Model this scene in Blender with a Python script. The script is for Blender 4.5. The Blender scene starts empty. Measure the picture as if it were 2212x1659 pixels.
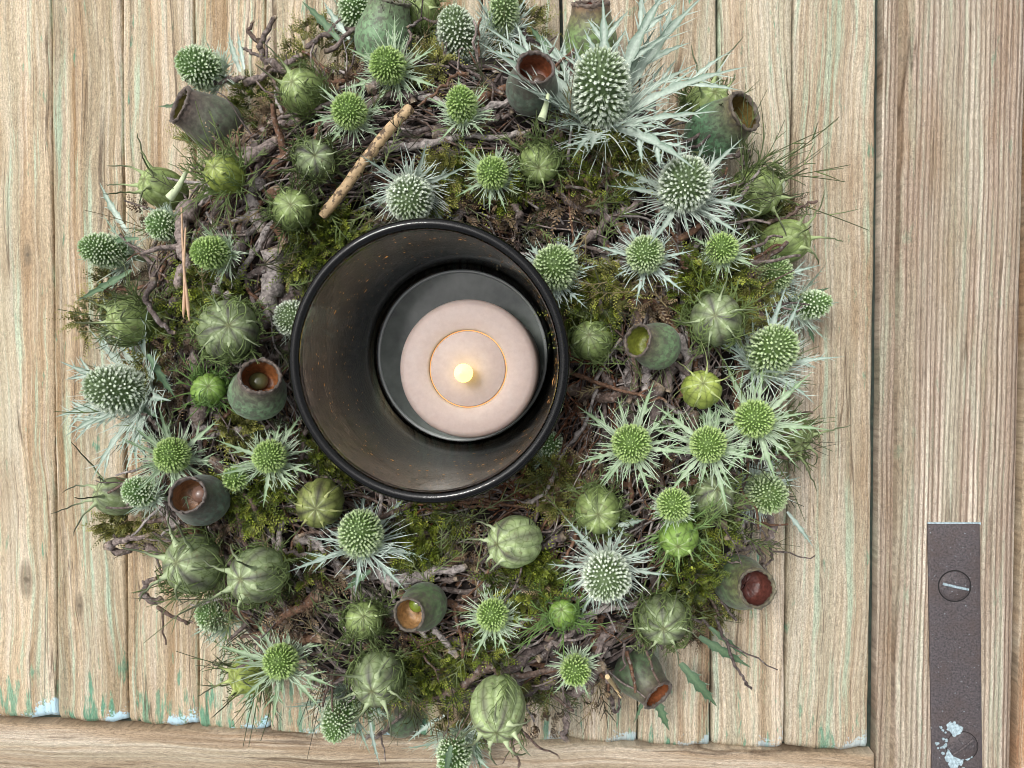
import bpy, math, random
import numpy as np
from mathutils import Vector, Matrix, Euler

R = math.radians
rng = np.random.default_rng(7)
random.seed(7)
scene = bpy.context.scene
COL = scene.collection

# ------------------------------------------------------------------ camera
W, H = 2212.0, 1659.0            # measuring frame of the photograph
F = 1661.0                       # focal length in those units
CAM_Z = 0.46
NADIR = (1222.0, 762.0)          # where the vertical through the lens meets the picture
cam_data = bpy.data.cameras.new('camera')
cam_data.sensor_width = 36.0
cam_data.lens = 36.0 * F / W
cam_data.clip_start = 0.01
cam_data.clip_end = 100
cam = bpy.data.objects.new('camera', cam_data)
COL.objects.link(cam)
rx = -math.atan((H / 2 - NADIR[1]) / F)
ry = math.atan((NADIR[0] - W / 2) / F)
cam.location = (0, 0, CAM_Z)
cam.rotation_euler = (rx, ry, 0)
scene.camera = cam
CAM_R = np.array(Euler((rx, ry, 0)).to_matrix())

# ------------------------------------------------------------------ light
SUN_EL, SUN_AZ = 62.0, 135.0     # from the far left
world = bpy.data.worlds.new('World')
scene.world = world
world.use_nodes = True
nt = world.node_tree
nt.nodes.clear()
sky = nt.nodes.new('ShaderNodeTexSky')
sky.sky_type = 'NISHITA'
sky.sun_disc = False
sky.sun_elevation = R(SUN_EL)
sky.sun_rotation = R(90 - SUN_AZ)
sky.air_density = 1.0
sky.dust_density = 6.0
sky.ozone_density = 1.0
hsv = nt.nodes.new('ShaderNodeHueSaturation')
hsv.inputs['Saturation'].default_value = 0.22      # veiled, overcast sky
bg = nt.nodes.new('ShaderNodeBackground')
bg.inputs['Strength'].default_value = 0.15
out = nt.nodes.new('ShaderNodeOutputWorld')
nt.links.new(sky.outputs[0], hsv.inputs['Color'])
nt.links.new(hsv.outputs[0], bg.inputs['Color'])
nt.links.new(bg.outputs[0], out.inputs['Surface'])
sun_d = bpy.data.lights.new('sun', 'SUN')
sun_d.energy = 0.95
sun_d.angle = R(14)
sun_d.color = (1.0, 0.97, 0.93)
sun = bpy.data.objects.new('sun', sun_d)
COL.objects.link(sun)
sd = Vector((math.cos(R(SUN_EL)) * math.cos(R(SUN_AZ)), math.cos(R(SUN_EL)) * math.sin(R(SUN_AZ)), math.sin(R(SUN_EL))))
sun.rotation_euler = sd.to_track_quat('Z', 'Y').to_euler()
sun.location = sd * 2

vs = scene.view_settings
vs.view_transform = 'Standard'
vs.look = 'None'
vs.exposure = 0.26
vs.gamma = 1.0
vs.use_curve_mapping = False
scene.cycles.use_denoising = True
scene.cycles.filter_width = 0.9
scene.cycles.max_bounces = 10
scene.cycles.transmission_bounces = 10
scene.cycles.diffuse_bounces = 4
scene.cycles.caustics_reflective = False
scene.cycles.caustics_refractive = False
scene.cycles.sample_clamp_indirect = 4.0


# ------------------------------------------------------------------ helpers
def at(px, py, z):
    d = CAM_R @ np.array([(px - W / 2) / F, (H / 2 - py) / F, -1.0])
    t = (z - CAM_Z) / d[2]
    return np.array([d[0] * t, d[1] * t, z])


def mm(px, z):                   # length in metres of px at height z
    return px * (CAM_Z - z) / F


RING_C = at(968, 832, 0.03)[:2]
RING_MID, RING_HALF, RING_H = 0.122, 0.064, 0.066


def ring_h(x, y):
    rho = math.hypot(x - RING_C[0], y - RING_C[1])
    u = min(1.0, abs((rho - RING_MID) / RING_HALF))
    return 0.012 + (RING_H - 0.012) * (1 - u ** 2.4) ** 0.6


def on_ring(px, py, dz=0.0):
    z = 0.05
    for _ in range(12):
        p = at(px, py, z)
        z = 0.5 * z + 0.5 * (ring_h(p[0], p[1]) + dz)
    return at(px, py, z)


GLASS_FOOT, GLASS_TOP = at(1004, 768, 0.0), at(920, 783, 0.112)


def outside_glass(pts, off, pad=0.002):
    """moves points (relative to off) that would lie inside the glass out to its wall"""
    pts = np.array(pts, float).reshape(-1, 3) + off
    t = np.clip(pts[:, 2] / 0.112, 0, 1)
    ctr = GLASS_FOOT[None, :2] * (1 - t[:, None]) + GLASS_TOP[None, :2] * t[:, None]
    d = pts[:, :2] - ctr
    r = np.linalg.norm(d, axis=1)
    need = 0.0580 + (mm(314, 0.112) - 0.0580) * t ** 0.9 + pad
    k = np.where(r < need, need / np.maximum(r, 1e-6), 1.0)
    pts[:, :2] = ctr + d * k[:, None]
    return pts - off


def frame(d):
    d = np.asarray(d, float)
    d = d / np.linalg.norm(d)
    a = np.array([0, 0, 1.0]) if abs(d[2]) < 0.9 else np.array([1.0, 0, 0])
    t = np.cross(a, d); t /= np.linalg.norm(t)
    return t, np.cross(d, t), d


class MB:
    def __init__(self):
        self.v, self.c, self.f, self.n = [], [], [], 0

    def add(self, v, f, c):
        v = np.asarray(v, float).reshape(-1, 3)
        c = np.asarray(c, float)
        if c.ndim == 1:
            c = np.tile(c, (len(v), 1))
        f = np.asarray(f, np.int64)
        self.v.append(v); self.c.append(c[:, :3]); self.f.append(f + self.n)
        self.n += len(v)

    def tube(self, pts, rad, k, col, cap=True):
        pts = np.asarray(pts, float)
        n = len(pts)
        rad = np.broadcast_to(np.asarray(rad, float), (n,))
        col = np.asarray(col, float)
        if col.ndim == 1:
            col = np.tile(col, (n, 1))
        tan = np.gradient(pts, axis=0)
        tan /= np.linalg.norm(tan, axis=1)[:, None] + 1e-12
        t, b, _ = frame(tan[0])
        ang = np.arange(k) * 2 * math.pi / k
        ca, sa = np.cos(ang), np.sin(ang)
        V = np.empty((n, k, 3))
        for i in range(n):
            t = t - tan[i] * np.dot(t, tan[i]); t /= np.linalg.norm(t) + 1e-12
            b = np.cross(tan[i], t)
            V[i] = pts[i] + rad[i] * (ca[:, None] * t + sa[:, None] * b)
        base = self.n
        i, j = np.meshgrid(np.arange(n - 1), np.arange(k), indexing='ij')
        q = np.stack([i * k + j, i * k + (j + 1) % k, (i + 1) * k + (j + 1) % k, (i + 1) * k + j], -1).reshape(-1, 4)
        self.add(V.reshape(-1, 3), q, np.repeat(col, k, 0))
        if cap:
            for e, row in ((0, np.arange(k)[::-1]), (n - 1, (n - 1) * k + np.arange(k))):
                vv = V.reshape(-1, 3)[row]
                ce = vv.mean(0)
                self.add(np.vstack([vv, ce]), [[a, (a + 1) % k, k] for a in range(k)], np.tile(col[e], (k + 1, 1)))

    def inst(self, tv, tf, tc, P, T, B, D, S=1.0):
        """copies of a small template at points P with axes T, B, D, all in this one mesh"""
        tv = np.asarray(tv, float); tf = np.asarray(tf)
        N, m = len(P), len(tv)
        S = np.broadcast_to(np.asarray(S, float), (N,))[:, None, None]
        V = P[:, None, :] + S * (tv[None, :, 0:1] * T[:, None, :] + tv[None, :, 1:2] * B[:, None, :] + tv[None, :, 2:3] * D[:, None, :])
        Fc = (tf[None] + (np.arange(N) * m)[:, None, None]).reshape(-1, tf.shape[1])
        tc = np.asarray(tc, float)
        C = np.broadcast_to(tc, (N, m, 3)) if tc.ndim <= 2 else tc
        self.add(V.reshape(-1, 3), Fc, C.reshape(-1, 3))

    def build(self, name, mat, parent=None, smooth=True, loc=None, kind=None):
        me = bpy.data.meshes.new(name)
        v = np.concatenate(self.v); c = np.concatenate(self.c)
        me.vertices.add(len(v)); me.vertices.foreach_set('co', v.ravel())
        tot = np.concatenate([np.full(len(f), f.shape[1]) for f in self.f])
        idx = np.concatenate([f.ravel() for f in self.f])
        me.loops.add(len(idx)); me.loops.foreach_set('vertex_index', idx.astype(np.int32))
        me.polygons.add(len(tot))
        st = np.concatenate([[0], np.cumsum(tot)[:-1]])
        me.polygons.foreach_set('loop_start', st.astype(np.int32))
        me.polygons.foreach_set('loop_total', tot.astype(np.int32))
        me.polygons.foreach_set('use_smooth', np.full(len(tot), smooth))
        me.update(calc_edges=True)
        at_ = me.color_attributes.new('Col', 'FLOAT_COLOR', 'POINT')
        at_.data.foreach_set('color', np.hstack([c, np.ones((len(c), 1))]).ravel())
        me.materials.append(mat)
        o = bpy.data.objects.new(name, me)
        COL.objects.link(o)
        if parent is not None:
            o.parent = parent
        if loc is not None:
            o.location = loc
        if kind:
            o['kind'] = kind
        return o


def thing(name, label, cat, loc=(0, 0, 0), axis=None, group=None, roll=0.0):
    o = bpy.data.objects.new(name, None)
    COL.objects.link(o)
    o.empty_display_size = 0.01
    if axis is None:
        o.location = tuple(loc)
    else:
        t, b, d = frame(axis)
        m = Matrix(((t[0], b[0], d[0], loc[0]), (t[1], b[1], d[1], loc[1]), (t[2], b[2], d[2], loc[2]), (0, 0, 0, 1)))
        o.matrix_world = m @ Matrix.Rotation(roll, 4, 'Z')
    tag(o, label, cat, group)
    return o


def tag(o, label, cat, group=None):
    o['label'] = label
    o['category'] = cat
    if group:
        o['group'] = group


def lerp(a, b, t):
    return np.asarray(a, float) + (np.asarray(b, float) - np.asarray(a, float)) * t


def lathe(mb, prof, k, col, jitter=0.0, ph=0.0):
    prof = np.asarray(prof, float); n = len(prof)
    th = np.arange(k) * 2 * math.pi / k
    wob = 1 + jitter * np.sin(2 * th + ph) + jitter * 0.6 * np.sin(3 * th + 2 * ph)
    V = np.stack([prof[:, 0:1] * np.cos(th) * wob, prof[:, 0:1] * np.sin(th) * wob, np.repeat(prof[:, 1:2], k, 1)], -1)
    i, j = np.meshgrid(np.arange(n - 1), np.arange(k), indexing='ij')
    q = np.stack([i * k + j, i * k + (j + 1) % k, (i + 1) * k + (j + 1) % k, (i + 1) * k + j], -1).reshape(-1, 4)
    col = np.asarray(col, float)
    if col.ndim == 1:
        col = np.tile(col, (n, 1))
    mb.add(V.reshape(-1, 3), q, np.repeat(col, k, 0))


def smooth_path(pts, n):
    """Catmull-Rom through the points"""
    p = np.asarray(pts, float)
    p = np.vstack([2 * p[0] - p[1], p, 2 * p[-1] - p[-2]])
    m = len(p) - 3
    out = []
    for u in np.linspace(0, m - 1e-6, n):
        i = int(u); t = u - i
        a, b, c, d = p[i:i + 4]
        out.append(0.5 * (2 * b + (c - a) * t + (2 * a - 5 * b + 4 * c - d) * t * t + (3 * b - a - 3 * c + d) * t ** 3))
    return np.array(out)


# ------------------------------------------------------------------ materials
class NT:
    def __init__(self, name):
        self.m = bpy.data.materials.new(name)
        self.m.use_nodes = True
        self.t = self.m.node_tree
        self.b = self.t.nodes['Principled BSDF']

    def n(self, typ, **kw):
        nd = self.t.nodes.new(typ)
        for k, v in kw.items():
            setattr(nd, k, v)
        return nd

    def l(self, a, b):
        self.t.links.new(a, b)

    def math(self, op, a, b=None, c=None, clamp=False):
        nd = self.n('ShaderNodeMath', operation=op)
        nd.use_clamp = clamp
        for i, x in enumerate((a, b, c)):
            if x is None:
                continue
            if hasattr(x, 'is_output'):
                self.l(x, nd.inputs[i])
            else:
                nd.inputs[i].default_value = x
        return nd.outputs[0]

    def mix(self, fac, a, b, blend='MIX'):
        nd = self.n('ShaderNodeMix', data_type='RGBA', blend_type=blend)
        for s, x in ((nd.inputs[0], fac), (nd.inputs[6], a), (nd.inputs[7], b)):
            if hasattr(x, 'is_output'):
                self.l(x, s)
            elif isinstance(x, (int, float)):
                s.default_value = x
            else:
                s.default_value = (*x, 1)
        return nd.outputs[2]

    def noise(self, vec, scale, detail=4, rough=0.55, dist=0.0):
        nd = self.n('ShaderNodeTexNoise')
        nd.inputs['Scale'].default_value = scale
        nd.inputs['Detail'].default_value = detail
        nd.inputs['Roughness'].default_value = rough
        nd.inputs['Distortion'].default_value = dist
        if vec is not None:
            self.l(vec, nd.inputs['Vector'])
        return nd.outputs['Fac']

    def ramp(self, fac, stops):
        nd = self.n('ShaderNodeValToRGB')
        e = nd.color_ramp.elements
        while len(e) < len(stops):
            e.new(0.5)
        for s, (p, c) in zip(e, stops):
            s.position = p
            s.color = (c, c, c, 1) if isinstance(c, (int, float)) else (*c, 1)
        self.l(fac, nd.inputs[0])
        return nd.outputs[0]

    def bump(self, height, strength, dist):
        nd = self.n('ShaderNodeBump')
        nd.inputs['Strength'].default_value = strength
        nd.inputs['Distance'].default_value = dist
        self.l(height, nd.inputs['Height'])
        self.l(nd.outputs[0], self.b.inputs['Normal'])

    def vec(self, x, y, z):
        nd = self.n('ShaderNodeCombineXYZ')
        for i, s in enumerate((x, y, z)):
            if hasattr(s, 'is_output'):
                self.l(s, nd.inputs[i])
            else:
                nd.inputs[i].default_value = s
        return nd.outputs[0]


def plant_mat(name, rough=0.6, scale=900, var=0.35, bump=0.0, sheen=0.0, spec=0.4, speck=None, sss=0.0):
    N = NT(name)
    a = N.n('ShaderNodeAttribute', attribute_name='Col')
    tc = N.n('ShaderNodeTexCoord')
    nz = N.noise(tc.outputs['Object'], scale, 5)
    f = N.ramp(nz, [(0.25, 1 - var), (0.75, 1 + var)])
    col = N.mix(1.0, a.outputs['Color'], f, 'MULTIPLY')
    if speck:
        sp = N.ramp(N.noise(tc.outputs['Object'], speck[0], 3), [(speck[1], 0), (speck[1] + 0.08, 1)])
        col = N.mix(N.math('MULTIPLY', sp, speck[3]), col, speck[2])
    N.l(col, N.b.inputs['Base Color'])
    N.b.inputs['Roughness'].default_value = rough
    N.b.inputs['Specular IOR Level'].default_value = spec
    N.b.inputs['Sheen Weight'].default_value = sheen
    if sss:
        N.b.inputs['Subsurface Weight'].default_value = sss
        N.b.inputs['Subsurface Radius'].default_value = (0.3, 0.6, 0.1)
        N.b.inputs['Subsurface Scale'].default_value = 0.004
    if bump:
        N.bump(N.noise(tc.outputs['Object'], scale * 1.5, 4), bump, 0.0014 if bump > 0.9 else 0.0008)
    return N.m


M_BRACT = plant_mat('bract', 0.55, 700, 0.2, 0, 0.15)
M_FLORET = plant_mat('floret', 0.6, 500, 0.18, 0, 0.1)
M_POD = plant_mat('pod_skin', 0.55, 200, 0.42, 0.3, 0.0, 0.35, (330, 0.60, (0.13, 0.11, 0.06), 0.5))
_nt = M_POD.node_tree
_vor = _nt.nodes.new('ShaderNodeTexVoronoi'); _vor.feature = 'DISTANCE_TO_EDGE'; _vor.inputs['Scale'].default_value = 210
_tc = _nt.nodes.new('ShaderNodeTexCoord'); _nt.links.new(_tc.outputs['Object'], _vor.inputs['Vector'])
_rp = _nt.nodes.new('ShaderNodeValToRGB'); _rp.color_ramp.elements[0].color = (0.62, 0.66, 0.5, 1); _rp.color_ramp.elements[1].position = 0.10
_nt.links.new(_vor.outputs[0], _rp.inputs[0])
_mx = _nt.nodes.new('ShaderNodeMix'); _mx.data_type = 'RGBA'; _mx.blend_type = 'MULTIPLY'; _mx.inputs[0].default_value = 0.8
_b = _nt.nodes['Principled BSDF']; _src = _b.inputs['Base Color'].links[0].from_socket
_nt.links.new(_src, _mx.inputs[6]); _nt.links.new(_rp.outputs[0], _mx.inputs[7]); _nt.links.new(_mx.outputs[2], _b.inputs['Base Color'])
M_THREAD = plant_mat('thread', 0.55, 300, 0.25)
M_SHELL = plant_mat('seed_cup_shell', 0.5, 260, 0.6, 0.3, 0.15, 0.45, (420, 0.50, (0.075, 0.06, 0.05), 0.6))
M_CAVITY = plant_mat('seed_cup_inside', 0.4, 500, 0.5, 0.3)
M_SEED = plant_mat('seed', 0.12, 300, 0.3, 0, 0, 0.7)
M_BARK = plant_mat('bark', 0.8, 480, 0.75, 1.0, 0, 0.25, (430, 0.58, (0.33, 0.31, 0.29), 0.6))
M_MOSS = plant_mat('moss', 0.5, 200, 0.35)
M_LITTER = plant_mat('litter', 0.85, 300, 0.5, 0.3)
M_CORE = plant_mat('wreath_core', 0.95, 500, 0.6, 0.8)
M_PEELED = plant_mat('peeled_wood', 0.6, 350, 0.25, 0.4, 0, 0.35, (330, 0.52, (0.07, 0.045, 0.028), 0.9))


def wood_mat(name, along='Y', period=230.0, light=(0.62, 0.49, 0.33), dark=(0.33, 0.21, 0.105), ring=0.5, paint=1.0, flakes=0.0, knots=(), grey=0.0, ring_sharp=0.35, soft=0.68, wand=1.0, ring_col=(0.27, 0.17, 0.09)):
    """weathered pine: streaks along one axis, latewood lines, worn green paint, pale blue flakes near the end grain"""
    N = NT(name)
    tc = N.n('ShaderNodeTexCoord')
    oi = N.n('ShaderNodeObjectInfo')
    sep = N.n('ShaderNodeSeparateXYZ')
    N.l(tc.outputs['Object'], sep.inputs[0])
    u, v = (sep.outputs[0], sep.outputs[1]) if along == 'Y' else (sep.outputs[1], sep.outputs[0])
    rnd = N.math('MULTIPLY', oi.outputs['Random'], 60.0)
    for kx, ky, kr in knots:     # the grain bends round a knot
        dx = N.math('SUBTRACT', u, kx); dy = N.math('SUBTRACT', v, ky)
        d2 = N.math('ADD', N.math('POWER', N.math('DIVIDE', dx, kr), 2.0), N.math('POWER', N.math('DIVIDE', dy, kr * 2.6), 2.0))
        u = N.math('ADD', u, N.math('MULTIPLY', N.math('SIGN', dx), N.math('MULTIPLY', N.math('EXPONENT', N.math('MULTIPLY', d2, -0.5)), -kr * 0.8)))
    wander = N.math('MULTIPLY', N.math('SUBTRACT', N.noise(N.vec(N.math('MULTIPLY', u, 12.0), N.math('MULTIPLY', v, 5.0), rnd), 1.0, 3), 0.5), 0.022 * wand)
    uw = N.math('ADD', u, wander)
    # wide streaks
    s1 = N.noise(N.vec(N.math('MULTIPLY', uw, 110.0), N.math('MULTIPLY', v, 3.5), rnd), 1.0, 5, 0.6)
    s2 = N.noise(N.vec(N.math('MULTIPLY', uw, 420.0), N.math('MULTIPLY', v, 9.0), N.math('ADD', rnd, 7.0)), 1.0, 4, 0.6)
    fine = N.noise(N.vec(N.math('MULTIPLY', u, 2300.0), N.math('MULTIPLY', v, 330.0), rnd), 1.0, 3, 0.65)
    # latewood lines
    ph = N.math('ADD', N.math('MULTIPLY', uw, period * 2 * math.pi), N.math('MULTIPLY', s1, 9.0))
    sn = N.math('MULTIPLY_ADD', N.math('SINE', ph), 0.5, 0.5)
    line = N.math('POWER', sn, 2.5)
    linem = N.math('MULTIPLY', line, N.ramp(s2, [(ring_sharp, 0.15), (ring_sharp + 0.3, 1.0)]))
    pale = tuple(0.25 * a + 0.75 * b for a, b in zip(light, (0.68, 0.60, 0.49)))
    col = N.ramp(s1, [(0.36, pale), (0.46, light), (0.53, tuple(0.5 * (a + b) for a, b in zip(light, dark))), (0.62, dark)])
    col = N.mix(N.ramp(s2, [(0.50, 0.0), (0.68, soft)]), col, (0.70, 0.61, 0.49))
    col = N.mix(N.ramp(s2, [(0.34, soft), (0.44, 0.0)]), col, (0.34, 0.245, 0.15))
    col = N.mix(N.math('MULTIPLY', linem, ring), col, ring_col)
    if grey:
        col = N.mix(grey, col, (0.36, 0.29, 0.23))
    # dull grey-green cast and worn paint
    g1 = N.noise(N.vec(N.math('MULTIPLY', uw, 75.0), N.math('MULTIPLY', v, 2.6), N.math('ADD', rnd, 21.0)), 1.0, 4)
    col = N.mix(N.math('MULTIPLY', N.ramp(g1, [(0.42, 0.0), (0.62, 1.0)]), 0.48), col, (0.38, 0.38, 0.28))
    g2 = N.noise(N.vec(N.math('MULTIPLY', uw, 260.0), N.math('MULTIPLY', v, 9.0), N.math('ADD', rnd, 3.0)), 1.0, 4, 0.62)
    col = N.mix(N.math('MULTIPLY', N.ramp(g2, [(0.55, 0.0), (0.66, 1.0)]), 0.6 * paint), col, (0.42, 0.60, 0.44))
    endm = N.math('SUBTRACT', 1.0, N.math('DIVIDE', v, 0.048), clamp=True)
    g3 = N.noise(N.vec(N.math('MULTIPLY', uw, 230.0), N.math('MULTIPLY', v, 42.0), N.math('ADD', rnd, 31.0)), 1.0, 4, 0.62)
    g3s = N.math('ADD', g3, N.math('MULTIPLY', endm, 0.19 * flakes))
    col = N.mix(N.math('MULTIPLY', N.ramp(g3s, [(0.64, 0.0), (0.72, 1.0)]), 0.8 * paint), col, (0.07, 0.30, 0.19))
    # boards differ: some greyer, some browner, with broad stains and drying cracks
    r2 = N.math('FRACT', N.math('MULTIPLY', oi.outputs['Random'], 7.13))
    col = N.mix(N.math('MULTIPLY', r2, 0.32), col, (0.40, 0.35, 0.265))
    col = N.mix(1.0, col, N.ramp(oi.outputs['Random'], [(0.0, 0.92), (1.0, 1.12)]), 'MULTIPLY')
    stn = N.noise(N.vec(N.math('MULTIPLY', uw, 42.0), N.math('MULTIPLY', v, 11.0), N.math('ADD', rnd, 17.0)), 1.0, 4, 0.6)
    col = N.mix(N.math('MULTIPLY', N.ramp(stn, [(0.52, 0.0), (0.70, 1.0)]), 0.42), col, (0.27, 0.175, 0.095))
    crk = N.noise(N.vec(N.math('MULTIPLY', uw, 95.0), N.math('MULTIPLY', v, 2.2), N.math('ADD', rnd, 41.0)), 1.0, 2)
    crk = N.math('ABSOLUTE', N.math('SUBTRACT', crk, 0.5))
    gate = N.ramp(stn, [(0.46, 0.0), (0.54, 1.0)])
    col = N.mix(N.math('MULTIPLY', N.ramp(crk, [(0.0, 0.8), (0.012, 0.0)]), gate), col, (0.10, 0.065, 0.04))
    # fibre
    col = N.mix(1.0, col, N.ramp(fine, [(0.22, 0.50), (0.5, 1.0), (0.78, 1.42)]), 'MULTIPLY')
    grit = N.noise(tc.outputs['Object'], 1500.0, 2, 0.6)
    col = N.mix(1.0, col, N.ramp(grit, [(0.28, 0.68), (0.72, 1.3)]), 'MULTIPLY')
    dk = N.noise(N.vec(N.math('MULTIPLY', uw, 160.0), N.math('MULTIPLY', v, 14.0), N.math('ADD', rnd, 11.0)), 1.0, 5, 0.65)
    col = N.mix(N.math('MULTIPLY', N.ramp(dk, [(0.64, 0.0), (0.78, 1.0)]), 0.6), col, (0.16, 0.10, 0.06))
    if flakes:
        e2 = N.math('SUBTRACT', 1.0, N.math('DIVIDE', v, 0.015), clamp=True)
        side = N.math('MULTIPLY', N.math('ADD', u, 0.005), 13.0)
        bl = N.noise(N.vec(N.math('MULTIPLY', u, 90.0), N.math('MULTIPLY', v, 90.0), rnd), 1.0, 2)
        bf = N.noise(tc.outputs['Object'], 800.0, 3, 0.7)
        bm = N.math('ADD', N.math('ADD', N.math('MULTIPLY', e2, 0.45), N.math('MULTIPLY', bl, 0.9)), N.math('ADD', N.math('MULTIPLY', bf, 0.8), N.math('SUBTRACT', side, 0.12)))
        bmask = N.math('MULTIPLY', N.ramp(N.math('SUBTRACT', bm, 0.5), [(0.80, 0.0), (0.86, 1.0)]), N.ramp(e2, [(0.02, 0.0), (0.25, 1.0)]))
        col = N.mix(N.math('MULTIPLY', bmask, flakes), col, (0.52, 0.74, 0.86))
    for kx, ky, kr in knots:
        dx = N.math('SUBTRACT', sep.outputs[0], kx); dy = N.math('SUBTRACT', sep.outputs[1], ky)
        d = N.math('SQRT', N.math('ADD', N.math('POWER', N.math('DIVIDE', dx, kr), 2.0), N.math('POWER', N.math('DIVIDE', dy, kr * 1.1), 2.0)))
        d = N.math('ADD', d, N.math('MULTIPLY', N.noise(tc.outputs['Object'], 350.0, 4), 0.9))
        col = N.mix(N.ramp(d, [(0.75, 0.9), (1.0, 0.0)]), col, (0.07, 0.055, 0.05))
        dy2 = N.math('DIVIDE', dy, kr * 3.6)
        dd = N.math('ADD', N.math('POWER', N.math('DIVIDE', dx, kr * 1.3), 2.0), N.math('POWER', dy2, 2.0))
        col = N.mix(N.ramp(dd, [(0.25, 0.7), (1.0, 0.0)]), col, (0.19, 0.15, 0.10))
    N.l(col, N.b.inputs['Base Color'])
    N.b.inputs['Roughness'].default_value = 0.75
    N.b.inputs['Specular IOR Level'].default_value = 0.25
    hgt = N.math('ADD', N.math('MULTIPLY', linem, -0.6), N.math('ADD', N.math('MULTIPLY', s2, 0.8), N.math('MULTIPLY', fine, 0.5)))
    N.bump(hgt, 0.8, 0.0008)
    return N.m


# ------------------------------------------------------------------ the wooden surface
door = bpy.data.objects.new('old_door_panel', None)
COL.objects.link(door)
door['kind'] = 'structure'
door['label'] = 'weathered bare pine door laid flat, worn green paint in the grain'

# plank edges in the picture: x at the top, x at the bottom, y of the end cut
EDGES_T = [-520, -370, -222, -70, 108, 262, 418, 572, 728, 884, 1040, 1212, 1384, 1552, 1716, 1899]
EDGES_B = [-500, -352, -206, -60, 124, 275, 428, 582, 738, 892, 1048, 1226, 1378, 1536, 1696, 1880]
ENDS = [1530, 1536, 1541, 1546, 1556, 1564, 1574, 1588, 1594, 1596, 1598, 1600, 1608, 1612, 1616]
knot0 = []
for kp in ((60, 1252, 15), (62, 550, 9)):
    e0 = at((EDGES_B[3] + EDGES_B[4]) / 2, ENDS[3], 0)
    q = at(kp[0], kp[1], 0)
    knot0.append((q[0] - e0[0] - 0.001, q[1] - e0[1], mm(kp[2], 0)))
e1 = at((EDGES_B[4] + EDGES_B[5]) / 2, ENDS[4], 0)
q = at(172, 1308, 0)
knot1 = [(q[0] - e1[0], q[1] - e1[1], mm(9, 0))]
M_WOOD_K0 = wood_mat('pine_plank_knotty', flakes=0.9, knots=knot0)
M_WOOD_K1 = wood_mat('pine_plank_small_knot', flakes=0.9, knots=knot1)
M_WOOD = wood_mat('pine_plank', flakes=0.9)
M_WOOD_R = wood_mat('pine_plank_fine', flakes=0.45, period=330.0, ring=0.6, light=(0.62, 0.52, 0.38), dark=(0.35, 0.24, 0.145))
M_RAIL = wood_mat('pine_rail', along='X', period=260.0, ring=0.6, paint=0.0, light=(0.38, 0.275, 0.18), dark=(0.21, 0.135, 0.075), soft=0.6)
M_STILE = wood_mat('pine_stile', period=360.0, ring=0.95, paint=0.35, wand=0.35, ring_col=(0.17, 0.115, 0.08), light=(0.37, 0.295, 0.235), dark=(0.28, 0.205, 0.15), ring_sharp=0.15, soft=0.4)
M_BOARD = wood_mat('orange_pine', period=200.0, paint=0.0, light=(0.40, 0.17, 0.05), dark=(0.24, 0.09, 0.03))
Nb = NT('old_green_paint')
tcb = Nb.n('ShaderNodeTexCoord')
nb = Nb.noise(tcb.outputs['Object'], 260, 5, 0.7)
Nb.l(Nb.ramp(nb, [(0.35, (0.012, 0.018, 0.014)), (0.6, (0.03, 0.05, 0.036)), (0.70, (0.09, 0.08, 0.055)), (0.76, (0.30, 0.42, 0.48))]), Nb.b.inputs['Base Color'])
Nb.b.inputs['Roughness'].default_value = 0.6
Nb.bump(nb, 0.5, 0.001)
M_GREEN = Nb.m


def plank(lt, lb, rt, rb, yend, mat, groove, lift, gap_l, gap_r):
    """one board: rounded long edges, a scalloped worn end, slightly uneven sides"""
    zt = lift
    pbl, pbr = at(lb, yend, 0), at(rb, yend, 0)
    ptl, ptr = [b_ + (at(t_, -60, 0) - b_) * 1.3 for b_, t_ in ((pbl, lt), (pbr, rt))]
    org = np.array([(pbl[0] + pbr[0]) / 2, (pbl[1] + pbr[1]) / 2, 0])
    n = 70
    mb = MB()
    rows = []
    rr = 0.0016
    ph = rng.uniform(0, 6, 6)
    for i in range(n):
        t = (i / (n - 1)) ** 1.25
        y = lerp(pbl[1], ptl[1], t) if True else 0
        xl = lerp(pbl[0], ptl[0], t) + gap_l + 0.00025 * math.sin(23 * t + ph[0]) + 0.00018 * math.sin(71 * t + ph[1])
        xr = lerp(pbr[0], ptr[0], t) - gap_r + 0.00025 * math.sin(19 * t + ph[2]) + 0.00018 * math.sin(63 * t + ph[3])
        w = xr - xl
        sec = [(0, -0.012), (0, -rr), (rr * 0.3, -rr * 0.35), (rr, 0)]
        if groove:
            gx = 0.0065
            sec += [(gx - 0.0012, 0), (gx - 0.0002, -0.0012), (gx + 0.0008, 0.0002)]
        for s in np.linspace(0.25, 0.9, 7):
            sec.append((w * s, 0.0003 * math.sin(s * 9 + ph[4] + t * 3)))
        sec += [(w - rr, 0), (w - rr * 0.3, -rr * 0.35), (w, -rr), (w, -0.012)]
        row = []
        for sx, sz in sec:
            s = sx / w
            dy = 0
            if i < 6:            # the end is worn into a shallow curve
                k_ = (5 - i) / 5
                dy = k_ * (-0.0022 * math.sin(math.pi * s) + 0.0006 * math.sin(17 * s + ph[5]) + 0.0014)
            zz = zt + sz - (0.0022 if i == 0 else 0.0006 if i == 1 else 0)
            row.append((xl + sx - org[0], y - org[1] + dy, zz))
        rows.append(row)
    m = len(rows[0])
    V = np.array(rows)
    front = V[0].copy(); front[:, 2] = -0.012
    V = np.concatenate([front[None], V])
    i, j = np.meshgrid(np.arange(n), np.arange(m - 1), indexing='ij')
    q = np.stack([i * m + j, i * m + j + 1, (i + 1) * m + j + 1, (i + 1) * m + j], -1).reshape(-1, 4)
    mb.add(V.reshape(-1, 3), q, (0.5, 0.4, 0.3))
    return mb.build('plank', mat, door, True, org)


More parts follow.
